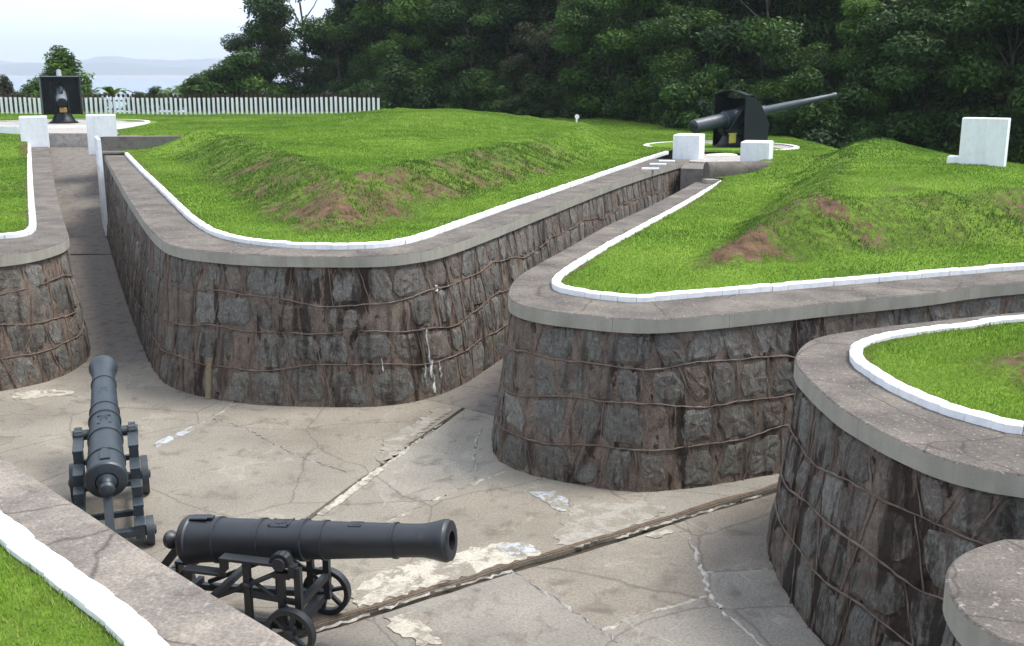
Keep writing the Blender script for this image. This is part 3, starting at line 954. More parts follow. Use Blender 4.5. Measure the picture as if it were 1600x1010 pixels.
crack_fill([(560, 756), (600, 728), (650, 692), (690, 662)], .05, M['cream'], 49)
crack_fill([(480, 990), (560, 965), (640, 938), (720, 914), (800, 892)], .03, M['lime'], 50)
crack_fill([(960, 842), (1030, 820), (1100, 800), (1190, 775)], .03, M['cream'], 51)
crack_fill([(300, 672), (352, 640), (372, 622)], .02, M['gravel'], 52)
crack_fill([(20, 618), (80, 612), (130, 622), (170, 640)], .03, M['cream'], 53)

# floors of the trenches: left one climbs to the gun platform, each slab a piece
rampo = empty("trench_ramp", (-12.5, 33, 0)); tag(rampo, kind='structure')
def ramp_slab(y0, y1, z0, z1):
    # left edge follows the left bastion, right edge the middle one
    def xl(y): return float(np.interp(y, COPL['L'][:, 1][-150:], COPL['L'][:, 0][-150:])) - 0.35
    def xr(y): return float(np.interp(-y, -COPL['C'][:, 1][:150], COPL['C'][:, 0][:150])) + 0.5 if y < 33 else -13.2 - (y - 33) * 0.25
    vs = []
    for (y, z) in ((y0 + 0.006, z0), (y1 - 0.006, z1)):
        a, b = min(xl(y), -10.4 - (y - 27.6) * 0.58), xr(y) + (.6 if y < 33 else 1.0 + (y - 33) * .05)
        vs += [(a, y, z), (b, y, z), (b, y, z - 0.4), (a, y, z - 0.4)]
    mesh_obj("floor_slab", vs, [(0, 1, 5, 4), (3, 7, 6, 2), (0, 3, 2, 1), (4, 5, 6, 7), (1, 2, 6, 5), (0, 4, 7, 3)], M['ramp'], rampo)
ys = [27.51, 29.0, 30.6, 32.2, 33.9, 35.6, 37.3, 39.0, 40.9]
for a, b in zip(ys[:-1], ys[1:]):
    f0 = float(np.clip((a - 30.6) / 10.2, 0, 1)) * 1.92; f1 = float(np.clip((b - 30.6) / 10.2, 0, 1)) * 1.92
    ramp_slab(a, b, f0, f1)

# ------------------------------------------------------------------ masonry walls
def wall_thing(k, label, vis, seed, rows=4):
    """battered rubble wall with its coping; vis = arc length range that gets stones"""
    rr = random.Random(seed)
    P = COPL[k]; Nn = normals_right(P)
    S = np.concatenate([[0], np.cumsum(np.linalg.norm(np.diff(P, axis=0), axis=1))])
    zw = ZC[k] - SLAB_T
    mid = P[len(P) // 2]
    root = empty("stone_wall", (float(mid[0]), float(mid[1]), 0))
    tag(root, label, "wall", "stone faced walls of the fort")
    mst, mmo = (M['stone_wet'], M['mortar_wet']) if k == 'T' else (M['stone'], M['mortar'])
    bt = BATTER[k]
    def pos(s, z, off=0.0):
        x = float(np.interp(s, S, P[:, 0])); y = float(np.interp(s, S, P[:, 1]))
        nx_ = float(np.interp(s, S, Nn[:, 0])); ny_ = float(np.interp(s, S, Nn[:, 1]))
        l = math.hypot(nx_, ny_) or 1
        o = -OVER + bt * (1 - z / zw) + off
        return Vector((x + nx_ / l * o, y + ny_ / l * o, z))
    # body
    ds = 0.065; ns = int(S[-1] / ds) + 1; nz = 28
    vs = []; fs = []
    for i in range(ns + 1):
        s = S[-1] * i / ns
        for j in range(nz + 1):
            z = -0.04 + (zw + 0.04) * j / nz
            vs.append(pos(s, z, (noise.noise((s * 2.1, z * 2.1, seed * 3.7)) * 0.016 + noise.noise((s * 7.5, z * 5, seed)) * 0.020)))
    for i in range(ns):
        for j in range(nz):
            a = i * (nz + 1) + j
            fs.append((a, a + nz + 1, a + nz + 2, a + 1))
    mesh_obj("mortar_face", vs, fs, mmo, root, True)
    # courses
    ph = [[rr.uniform(0, 6.3) for _ in range(3)] for _ in range(rows + 1)]
    def zrow(r, s):
        if r <= 0: return 0.0
        if r >= rows: return zw
        b = zw * (r / rows + 0.015)
        return b + 0.055 * math.sin(s * 1.15 + ph[r][0]) + 0.035 * math.sin(s * 2.3 + ph[r][1]) + 0.014 * math.sin(s * 5.7 + ph[r][2])
    s0, s1 = vis
    stones = []; heads = [MB() for _ in range(rows)]
    for r in range(rows):
        s = s0 + rr.uniform(0, .3)
        lean0 = rr.uniform(-.06, .06)
        while s < s1:
            w = rr.choice([rr.uniform(.26, .42), rr.uniform(.38, .6), rr.uniform(.42, .68)])
            lean1 = rr.uniform(-.10, .10)
            zb, zt_ = zrow(r, s + w / 2), zrow(r + 1, s + w / 2)
            # vertical joint at the left side of the cell
            if rr.random() < 0.88:
                pth = []
                a0, a1 = zrow(r, s), zrow(r + 1, s)
                for q in range(7):
                    t = q / 6
                    pth.append(pos(s + lean0 * (t - .5) * 2 + rr.uniform(-.008, .008), a0 + (a1 - a0) * t, 0.010 + rr.uniform(-.004, .004)))
                heads[r].tube(pth, [0.0075 * rr.uniform(.4, 1.5) for _ in pth], 5, False)
            if rr.random() < 0.93:
                parts_n = 2 if (w > 0.6 and rr.random() < .3) else 1
                for pn in range(parts_n):
                    ww = w / parts_n
                    cs = s + ww * (pn + .5) + rr.uniform(-.03, .03); cz = (zb + zt_) / 2 + rr.uniform(-.02, .02)
                    a = ww / 2 * rr.uniform(.76, 1.0); b_ = (zt_ - zb) / 2 * rr.uniform(.82, 1.0)
                    stones.append((cs, cz, a, b_, lean0, zb, zt_))
            lean0 = lean1
            s += w
    made = []
    for (cs, cz, a, b_, lean, zb, zt_) in stones:
        nseg = 14
        ex = rr.uniform(3.5, 10.0); th0 = rr.uniform(0, 6.3); tilt = rr.uniform(-.35, .35)
        out = []
        for q in range(nseg):
            th = 2 * PI * q / nseg
            c_, s_ = math.cos(th), math.sin(th)
            rad = (abs(c_) ** ex + abs(s_) ** ex) ** (-1 / ex) * (1 + rr.uniform(-.16, .05))
            u, v = a * rad * c_, b_ * rad * s_
            out.append((u + lean * v / max(b_, .01) * .6, v))
        vs = []
        h = rr.uniform(.010, .026)
        tu, tv = rr.uniform(-.25, .25), rr.uniform(-.2, .2)
        for ring_f, ho in ((1.0, -0.015), (0.93, h * .45), (0.70, h), (0.36, h)):
            for (u, v) in out:
                z = min(max(cz + v * ring_f, 0.005), zw - 0.004)
                o_ = ho + (0 if ho < 0 else (u * ring_f * tu * .2 + v * ring_f * tv * .2) + rr.uniform(-.007, .007))
                vs.append(pos(cs + u * ring_f, z, o_))
        vs.append(pos(cs, cz, h + rr.uniform(-.008, .01)))
        fs = []
        for ri in range(3):
            for q in range(nseg):
                q2 = (q + 1) % nseg
                fs.append((ri * nseg + q, ri * nseg + q2, (ri + 1) * nseg + q2, (ri + 1) * nseg + q))
        for q in range(nseg): fs.append((3 * nseg + q, 3 * nseg + (q + 1) % nseg, 4 * nseg))
        c0 = pos(cs, cz); nn = pos(cs, cz, 1.0) - c0
        view = Vector((0, 0, EYE)) - c0
        size = a * b_ * max(0.0, nn.normalized().dot(view.normalized())) / view.length ** 2
        made.append((size, vs, fs))
    made.sort(key=lambda q: -q[0])
    for size, vs, fs in made[:290]:
        mesh_obj("stone", vs, fs, mst, root)
    if len(made) > 290:
        mb = MB()
        for size, vs, fs in made[290:]: mb.add(vs, fs)
        tag(mb.build("stone", mst, root), kind='stuff')
    for r in range(1, rows):
        pth = []; rd = []
        s = s0
        while s < s1:
            pth.append(pos(s, zrow(r, s) + rr.uniform(-.007, .007), 0.010)); rd.append(0.0115 * rr.uniform(.45, 1.3)); s += 0.07
        mb = MB(); mb.tube(pth, rd, 6, True)
        mb.build("bed_joint", M['joint'], root, True)
    for r in range(rows):
        if heads[r].v: heads[r].build("head_joint", M['joint'], root, True)
    # coping slabs
    Kp = KERBL.get(k)
    if Kp is not None:
        Kin = Kp - normals_right(Kp) * 0.08
        ix = np.array([int(np.argmin(np.hypot(Kp[:, 0] - p[0], Kp[:, 1] - p[1]))) for p in P], float)
        ix = np.maximum.accumulate(ix)
        for _ in range(60): ix[1:-1] = (ix[:-2] + 2 * ix[1:-1] + ix[2:]) / 4
        ar = np.arange(len(Kp))
        inner = [np.array((np.interp(v, ar, Kin[:, 0]), np.interp(v, ar, Kin[:, 1]))) for v in ix]
    else:
        inner = [p - nv * 0.9 for p, nv in zip(P, Nn)]
    i = 0; zt = ZC[k]
    if k == 'F':
        m_ = len(P)
        vs = [(x, y, zt - SLAB_T) for x, y in P] + [(x, y, zt - .012) for x, y in P] + [(x - nx_ * .014, y - ny_ * .014, zt) for (x, y), (nx_, ny_) in zip(P, Nn)]
        fs = []; mi = []
        for q in range(m_ - 1):
            fs.append((q, q + 1, m_ + q + 1, m_ + q)); mi.append(0)
            fs.append((m_ + q, m_ + q + 1, 2 * m_ + q + 1, 2 * m_ + q)); mi.append(1)
        fs.append(tuple(2 * m_ + q for q in range(m_))); mi.append(1)
        fs.append(tuple(q for q in range(m_ - 1, -1, -1))); mi.append(0)
        mesh_obj("coping_slab", vs, fs, [M['fascia'], M['top']], root, False, True, mi)
        i = len(P)
    while i < len(P) - 1:
        j = min(len(P) - 1, i + rr.randint(13, 30))
        if len(P) - 1 - j < 6: j = len(P) - 1
        vs = []; fs = []; mi = []
        dz = rr.uniform(-.003, .003)
        for q in range(i, j + 1):
            a = P[q].copy(); b = np.array(inner[q])
            if q == i and i > 0: a = a + (P[q + 1] - P[q]) * .03; b = b + (np.array(inner[q + 1]) - b) * .03
            d = (b - a); d /= np.linalg.norm(d) + 1e-9
            wob = noise.noise((a[0] * 3, a[1] * 3, 1.0)) * 0.004
            a = a + d * wob
            a2 = a + d * 0.014
            vs += [(a[0], a[1], zt - SLAB_T), (a[0], a[1], zt - 0.013 + dz), (a2[0], a2[1], zt + dz), (b[0], b[1], zt + dz), (b[0], b[1], zt - SLAB_T)]
        m_ = j - i + 1
        for q in range(m_ - 1):
            for e in range(4):
                fs.append((q * 5 + e, (q + 1) * 5 + e, (q + 1) * 5 + e + 1, q * 5 + e + 1)); mi.append(0 if e in (0,) else 1)
            fs.append((q * 5 + 4, (q + 1) * 5 + 4, (q + 1) * 5, q * 5)); mi.append(0)
        fs.append((0, 1, 2, 3, 4)); mi.append(0)
        l_ = (m_ - 1) * 5; fs.append((l_ + 4, l_ + 3, l_ + 2, l_ + 1, l_)); mi.append(0)
        mesh_obj("coping_slab", vs, fs, [M['fascia'], M['top_near'] if k == 'N' else M['top']], root, False, True, mi)
        i = j
    return root, pos, S, zw

def arc_at(k, X, Y):
    P = COPL[k]; S = np.concatenate([[0], np.cumsum(np.linalg.norm(np.diff(P, axis=0), axis=1))])
    return float(S[int(np.argmin(np.hypot(P[:, 0] - X, P[:, 1] - Y)))])

lenof = lambda k: float(np.sum(np.linalg.norm(np.diff(COPL[k], axis=0), axis=1)))
wL = wall_thing('L', "rubble stone wall with rounded corner left of the long trench, behind the upright cannon barrel", (1.0, arc_at('L', -7.2, 16.8) + 1.2), 11)
wC = wall_thing('C', "middle rounded stone wall below the big lawn mound, with white lime streaks near its foot", (0.0, lenof('C')), 12)
wR = wall_thing('R', "bulging stone wall right of centre, behind the muzzle of the sideways cannon", (arc_at('R', 2.9, 21.4), arc_at('R', 7.5, 13.6)), 13)
wT = wall_thing('T', "tall dark water stained stone wall at the right, between the bulging wall and the small rounded corner wall", (arc_at('T', 5.6, 11.4), arc_at('T', 3.6, 6.4)), 14)
wF = wall_thing('F', "small rounded stone wall end with wide bare coping in the bottom right corner", (arc_at('F', 2.6, 5.4), arc_at('F', 2.9, 4.2)), 15)
wN = wall_thing('N', "near wall with broad speckled coping running diagonally under the two black cannons", (0.0, 0.1), 16)

# lime streaks and a stub pipe on the middle wall
pos, S_, zw_ = wC[1], wC[2], wC[3]
def lime(s, z0, z1, w, seed):
    vs = []; fs = []
    n_ = 26
    for i in range(n_ + 1):
        t = i / n_; z = z0 + (z1 - z0) * t
        ww = w * max(.12, .55 + .9 * noise.noise((t * 5, seed * 3.3, 0))) * (1 - 0.55 * t)
        o = .05 * noise.noise((t * 3.1, seed * 7.7, 2)) + .012 * noise.noise((t * 17, seed, 5))
        vs += [pos(s + o - ww, z, 0.004), pos(s + o, z, 0.034), pos(s + o + ww, z, 0.004)]
    for i in range(n_):
        fs += [(i * 3, i * 3 + 1, i * 3 + 4, i * 3 + 3), (i * 3 + 1, i * 3 + 2, i * 3 + 5, i * 3 + 4)]
    mesh_obj("lime_streak", vs, fs, M['chalk'], wC[0], True)
sx = arc_at('C', -1.4, 15.0)
for q, (ds_, z0, z1, w_) in enumerate([(0, .28, 1.0, .022), (.02, .06, .55, .055), (-.12, .2, .52, .014), (.18, .25, .5, .015), (-.7, .5, .8, .012), (.3, 1.48, 1.60, .04)]):
    lime(sx + ds_, z0, z1, w_, q)
sp = arc_at('C', -4.3, 15.0)
mb = MB(); mb.tube([pos(sp, 0.0, .03), pos(sp, .3, .035), pos(sp, .58, .03)], [.05, .047, .045], 10)
mb.tube([pos(sp, .56, .03), pos(sp, .6, .03)], [.055, .055], 10)
mb.build("drain_pipe", M['pipe'], wC[0], False)

# ------------------------------------------------------------------ white kerbs of bricks
def kerb_thing(k, label, limit=300):
    P = KERBL[k]
    S = np.concatenate([[0], np.cumsum(np.linalg.norm(np.diff(P, axis=0), axis=1))])
    Nn = normals_right(P)
    mid = P[len(P) // 2]
    root = empty("white_kerb", (float(mid[0]), float(mid[1]), ZC[k]))
    tag(root, label, "kerb", "whitewashed brick kerbs round the lawns")
    rr = random.Random(hash(k) % 100 if False else ord(k))
    s = 0.0; items = []
    while s < S[-1] - 0.1:
        ln = 0.235 * rr.uniform(.93, 1.07)
        e = min(s + ln, S[-1])
        vs = []
        oo, hh, ti = rr.uniform(-.006, .006), rr.uniform(-.006, .006), rr.uniform(-.004, .004)
        W, H = (0.15, 0.09) if k == 'N' else (0.115, 0.085)
        cr = []
        for q in range(3):
            ss_ = s + 0.003 + (e - s - 0.006) * q / 2
            x = float(np.interp(ss_, S, P[:, 0])); y = float(np.interp(ss_, S, P[:, 1]))
            nx_ = float(np.interp(ss_, S, Nn[:, 0])); ny_ = float(np.interp(ss_, S, Nn[:, 1]))
            en = 0.012 if q != 1 else 0
            for (o_, z) in ((0.0 - en * .3, -0.02), (0.004 - en * .5, H - 0.022), (-0.020, H - en * .4), (-W + 0.02, H - en * .4), (-W, H - .02), (-W, -0.02)):
                o2 = o_ + oo + ti * (q - 1)
                cr.append((x + nx_ * o2, y + ny_ * o2, ZC[k] + z + (hh if z > 0 else 0)))
        fs = []
        for q in range(2):
            for j in range(6):
                j2 = (j + 1) % 6
                fs.append((q * 6 + j, q * 6 + j2, (q + 1) * 6 + j2, (q + 1) * 6 + j))
        fs += [(5, 4, 3, 2, 1, 0), tuple(12 + j for j in range(6))]
        items.append((np.hypot(cr[0][0], cr[0][1]) + (50 if abs(cr[0][0]) > 0.56 * cr[0][1] + 1 else 0), cr, fs))
        s = e
    items.sort(key=lambda q: q[0])
    for d, v, f in items[:limit]: mesh_obj("brick", v, f, M['kerb'], root)
    if len(items) > limit:
        mb = MB()
        for d, v, f in items[limit:]: mb.add(v, f)
        tag(mb.build("brick", M['kerb'], root), kind='stuff')
    return root
kerb_thing('L', "white kerb on the left wall, turning a corner beside the long trench")
kC = kerb_thing('C', "long white kerb curving round the middle lawn mound")
kerb_thing('R', "white kerb rounding the lawn of the bulging wall right of centre")
kerb_thing('T', "white kerb on the tall stained wall at the right edge")
kerb_thing('N', "broad white kerb between near grass and the diagonal speckled coping")
for (px_, py_) in ((1042, 254), (1028, 259), (1016, 266)):
    x, y = at(px_, py_, ZC['C'])
    mb = MB(); mb.box((x, y, ZC['C'] + .03), (.46, .12, .06), Matrix.Rotation(-0.15, 3, 'Z'), 0, 0, .012)
    mb.build("brick", M['kerb'], kC)

# ------------------------------------------------------------------ muzzle loading cannons
def cannon(label, loc, rz, elev, Lb, Db, Dm, iron, carr, zt=0.80):
    root = empty("cannon", (loc[0], loc[1], 0.0), rz)
    tag(root, label, "cannon", "old muzzle loading cannons in the court")
    ax = Vector((math.cos(elev), 0, math.sin(elev)))
    org = Vector((0, 0, zt + 0.05)) - ax * (0.42 * Lb)          # breech face
    rb, rm = Db / 2, Dm / 2
    L_ = Lb
    def tap(t): return rb * 0.955 + (rm * 0.74 - rb * 0.955) * t
    prof = [(-0.03, rb * .55), (-0.015, rb * .8), (0.0, rb * .97), (0.02, rb * 1.03), (0.06, rb * 1.03), (0.075, rb * .97)]
    def ring(t, w=0.022, h=0.012):
        d = t * L_; r = tap(t)
        return [(d - w, r), (d - w * .8, r + h), (d + w * .8, r + h), (d + w, r * .992)]
    for t in (.13, .30): prof += ring(t)
    prof += ring(.46, .03, .014) + ring(.54, .018, .010) + ring(.80, .016, .010)
    prof += [(L_ * .86, tap(.86)), (L_ * .90, rm * .80), (L_ * .94, rm * .90), (L_ * .965, rm * .99), (L_ * .972, rm * 1.02), (L_ * .985, rm * 1.02), (L_ * .99, rm * .97), (L_ * .998, rm * .95), (L_, rm * .86), (L_ + .004, rm * .62), (L_, rm * .46)]
    mb = MB(); mb.lathe(prof, org, ax, 40, close=False)
    bore = [(L_ - .002, rm * .46), (L_ - .5, rm * .44), (L_ - .5, 0.001)]
    mb.lathe(bore, org, ax, 24, 1, close=False)
    bar = auto_smooth(mb.build("barrel", [iron, M['dark']], root, False, False), 28)
    up_ = ax.cross(Vector((0, 1, 0))) * -1
    up_ = Vector((0, 1, 0)).cross(ax) * -1
    if up_.z < 0: up_ = -up_
    # cascabel, trunnions, vent patch, crest
    mb = MB(); mb.lathe([(-.03, rb * .5), (-.05, rb * .32), (-.085, rb * .22), (-.11, rb * .22), (-.13, rb * .33), (-.165, rb * .40), (-.20, rb * .33), (-.225, rb * .12)], org, ax, 20)
    auto_smooth(mb.build("cascabel", iron, bar, False, False))
    tc = org + ax * (0.42 * L_) - up_ * rb * .35
    mb = MB(); mb.lathe([(-.335, .052), (-.33, .058), (.33, .058), (.335, .052)], tc, (0, 1, 0), 20)
    auto_smooth(mb.build("trunnion", iron, bar, False, False))
    mb = MB()
    rot = Matrix.Rotation(-elev, 3, 'Y')
    c_ = org + ax * (.065 * L_) + up_ * (rb * 1.0)
    mb.box(c_, (.16, .10, .018), rot, 0, 0, .005)
    mb.box(c_ + ax * .10, (.05, .06, .02), rot, 0, 0, .004)
    mb.build("vent_patch", iron, bar, False, False)
    for t, w_ in ((.38, .17), (.66, .10)):                       # raised crest frames
        mb = MB(); r = tap(t)
        c_ = org + ax * (t * L_) + up_ * (r - .003)
        for sy in (-1, 1):
            mb.box(c_ + Vector((0, sy * w_ * .42, 0)) - up_ * (r - math.sqrt(max(r * r - (w_ * .42) ** 2, .0001))), (w_, .014, .012), rot)
        for sx_ in (-1, 1):
            mb.box(c_ + ax * (sx_ * w_ * .5) - up_ * .004, (.014, w_ * .8, .012), rot)
        for q in range(5):
            mb.box(c_ + ax * ((q - 2) * w_ * .15) - up_ * .003, (.012, w_ * (.5 - .08 * abs(q - 2)), .012), rot)
        mb.build("crest", iron, bar, False, False)
    # carriage: stepped open cheeks
    yc = rb + .075
    steps = [(.02, -.52, zt - .03), (-.52, -.86, zt - .17), (-.86, -1.08, zt - .29), (-1.08, -1.28, zt - .41), (-1.28, -1.5, zt - .53)]
    for sgn in (1, -1):
        y = sgn * yc
        ch = empty("cheek", (0, 0, 0), 0, root)
        for i, (x0, x1, z) in enumerate(steps):
            mb = MB(); mb.box(((x0 + x1) / 2, y, z), (x0 - x1, .105, .028), None, 0, 0, .004)
            mb.box((x0 - .02, y - sgn * .04, z - .03), (.04, .02, .05))
            mb.build("step_plate", carr, ch, False, False)
            zl = steps[i + 1][2] if i < 4 else .12
            mb = MB(); mb.box((x1 + .018, y, (z - .014 + zl + .014) / 2), (.032, .095, max(.05, z - zl - .028)))
            mb.build("riser", carr, ch, False, False)
        mb = MB()
        mb.beam((.14, y, .24), (-1.5, y, .14), .06, .055)
        mb.build("lower_rail", carr, ch, False, False)
        for x, top in ((-.30, zt - .05), (0.0, zt - .08), (.15, zt - .05)):
            mb = MB(); mb.box((x, y, (top + .2) / 2), (.055, .05, top - .2)); mb.build("post", carr, ch, False, False)
        mb = MB(); mb.beam((-.32, y, .47), (.17, y, .44), .03, .045); mb.build("middle_rail", carr, ch, False, False)
        mb = MB(); mb.tube([(-.98, y, .22), (-.35, y, .52), (-.02, y, .69)], .022, 8); mb.tube([(-.35, y, .53), (-.31, y + sgn * .03, .56), (-.27, y, .53)], .028, 8); mb.build("brace", carr, ch, True, False)
        mb = MB(); mb.tube([(-.3, y, .62), (0.0, y, .42), (.14, y, .30)], .016, 6); mb.build("brace", carr, ch, True, False)
        mb = MB()
        arc = [(tc.x + .078 * math.cos(a), y, tc.z + .078 * math.sin(a)) for a in np.linspace(-.2, PI + .2, 9)]
        for p, q in zip(arc[:-1], arc[1:]): mb.beam(p, q, .075, .024)
        mb.box((.11, y, tc.z - .06), (.05, .08, .10)); mb.box((0.02, y, tc.z - .10), (.14, .085, .05))
        mb.build("trunnion_cap", carr, ch, False, False)
    wy = yc + .095
    for x, r, sp_ in ((.10, .215, True), (-1.33, .145, False)):
        mb = MB(); mb.box((x, 0, r), (.075, 2 * wy, .075)); mb.lathe([(-wy - .05, .026), (wy + .05, .026)], (x, 0, r), (0, 1, 0), 12)
        mb.build("axle", carr, root, False, False)
        for sgn in (1, -1):
            mb = MB(); c_ = (x, sgn * wy, r)
            mb.lathe([(-.035, r), (.035, r), (.038, r - .008), (.03, r - .045), (-.03, r - .045), (-.038, r - .008), (-.035, r)], c_, (0, 1, 0), 36, close=False)
            wh = auto_smooth(mb.build("wheel", carr, root, False, False))
            mb = MB(); mb.lathe([(-.06, .03), (-.05, .05), (.05, .05), (.06, .03)], c_, (0, 1, 0), 16)
            mb.build("hub", carr, wh, False, False)
            if sp_:
                for q in range(6):
                    a = q * PI / 3 + .3
                    mb = MB(); mb.beam((x + .03 * math.cos(a), sgn * wy, r + .03 * math.sin(a)), (x + (r - .03) * math.cos(a), sgn * wy, r + (r - .03) * math.sin(a)), .035, .03)
                    mb.build("spoke", carr, wh, False, False)
            else:
                mb = MB(); mb.lathe([(-.015, r - .02), (.015, r - .02)], c_, (0, 1, 0), 24); mb.build("disc", carr, wh, False, False)
    for x, z in ((.15, .42), (-.62, .40), (-1.05, .24), (-1.48, .2)):
        mb = MB(); mb.box((x, 0, z), (.05, 2 * yc, .055)); mb.build("transom", carr, root, False, False)
    ce = org - ax * .12
    mb = MB(); mb.beam((ce.x + .02, 0, ce.z - rb * .35), (-1.46, 0, .2), .085, .06); mb.build("elevating_bar", carr, root, False, False)
    return root

cannon("black iron cannon seen side on, muzzle to the right, on its spoked wheel carriage", (-1.80, 8.10), math.atan2(-0.235, 0.97), math.radians(6.0), 2.36, 0.405, 0.335, M['iron'], M['carr'])
cannon("blue black cannon seen from behind, barrel pointing away towards the long trench", (-4.45, 10.98), math.atan2(0.935, -0.35), math.radians(9.5), 2.80, 0.40, 0.325, M['iron2'], M['carr2'])

# ------------------------------------------------------------------ gun platforms, blocks, walls at the trench heads
def disc_platform(label, c, r, z):
    root = empty("gun_platform", (c[0], c[1], z)); tag(root, label, "gun platform", "round gun platforms")
    n_ = 64
    vs = [(c[0], c[1], z + .03)] + [(c[0] + r * math.cos(2 * PI * i / n_), c[1] + r * math.sin(2 * PI * i / n_), z + .03) for i in range(n_)]
    vs += [(x, y, z - .5) for x, y, _ in vs[1:]]
    fs = [(0, 1 + i, 1 + (i + 1) % n_) for i in range(n_)] + [(1 + i, 1 + n_ + i, 1 + n_ + (i + 1) % n_, 1 + (i + 1) % n_) for i in range(n_)]
    mesh_obj("slab", vs, fs, M['gravel'], root)
    vs = []; fs = []
    for i in range(n_):
        a = 2 * PI * i / n_
        for rr_, zz in ((r + .002, z - .3), (r + .002, z + .075), (r + .18, z + .075), (r + .22, z - .3)):
            vs.append((c[0] + rr_ * math.cos(a), c[1] + rr_ * math.sin(a), zz))
    for i in range(n_):
        j = (i + 1) % n_
        for e in range(3): fs.append((i * 4 + e, i * 4 + e + 1, j * 4 + e + 1, j * 4 + e))
    mesh_obj("rim", vs, fs, [M['white'], M['gravel']], root, False, True, [1 if (q % 3) == 0 else 0 for q in range(len(fs))])
    return root
G1 = at(100, 193, 2.45); G1 = (G1[0], G1[1])
disc_platform("round concrete gun platform at the left, behind the long trench", (G1[0], G1[1] - .2), 3.6, 2.43)
G2 = (8.15, 38.2)
disc_platform("round concrete gun platform at right under the long barrelled gun", (7.45, 38.2), 2.55, 2.06)

def slab_piece(name, label, cat, ring, z, t, mat, group=None):
    k = len(ring)
    vs = [(x, y, z) for x, y in ring] + [(x, y, z - t) for x, y in ring]
    fs = [tuple(range(k)), tuple(range(2 * k - 1, k - 1, -1))] + [(i, k + i, k + (i + 1) % k, (i + 1) % k) for i in range(k)]
    o = mesh_obj(name, vs, fs, mat)
    tag(o, label, cat, group); return o
slab_piece("trench_side_wall", "short concrete side wall carrying the right white block at the head of the long trench", "wall", [(-13.3, 34.6), (-12.95, 34.62), (-14.1, 41.0), (-15.0, 41.0)], 2.34, 2.3, M['ramp'])
slab_piece("apron", "pale concrete apron and step between the white blocks at the left gun", "pavement", [(-18.6, 40.92), (-15.02, 40.92), (-16.8, 45.2), (-20.6, 45.2)][::1], 2.42, 0.9, M['gravel'])
slab_piece("apron", "concrete apron with white patch between the white blocks at the right gun", "pavement", [(5.2, 31.6), (7.1, 30.4), (8.9, 35.6), (6.9, 36.4)], 2.10, 1.0, M['gravel'])
mb = MB()
x, y = at(1128, 243, 2.11)
mb.box((x, y, 2.13), (.95, .5, .05), Matrix.Rotation(.5, 3, 'Z'), 0, .2, .015)
tag(mb.build("concrete_lump", M['white']), "flat broken whitewashed slab lying between the two right blocks", "slab")

def block(label, c, d, rz, group="white blocks flanking the guns", name="white_block", base=None, taper=0.0):
    mb = MB(); mb.box((0, 0, d[2] / 2), d, None, 0, taper, .025)
    o = mb.build(name, M['white'], None, False, False)
    o.location = c; o.rotation_euler = (0, 0, rz)
    tag(o, label, "block", group); return o
trd = math.atan2(-.40, .91)
block("left white block in front of the shielded gun at the left", (-17.78, 39.9, 1.95), (.95, .9, 1.15), math.radians(23))
block("right white block in front of the shielded gun, behind the grey wing wall", (-14.0, 36.6, 1.95), (.95, .9, 1.33), math.radians(21))
gz = -math.atan2(.36, .93)
block("left white block of the long barrelled gun, at the end of the middle wall", (5.42, 32.75, 1.75), (.80, .85, 1.08), gz)
block("right white block of the long barrelled gun, above the rounded wing wall", (7.02, 30.6, 1.75), (.80, .85, 1.0), gz)
wp_ = on_land(1541, 259)
print('lone block', wp_)
wb = empty("white_block", (wp_.x, wp_.y + .2, wp_.z - .06), math.radians(-33)); wb.scale = [wp_.y / 27.5] * 3

tag(wb, "tall white rectangular block standing alone on the right hand lawn against the trees", "block")
mb = MB(); mb.box((0, 0, .64), (1.10, .42, 1.28), None, 0, .0, .02); mb.build("body", M['white'], wb, False, False)
mb = MB(); mb.box((-.70, .02, .14), (.30, .30, .28), None, 0, 0, .03); mb.build("low_ledge", M['white'], wb, False, False)

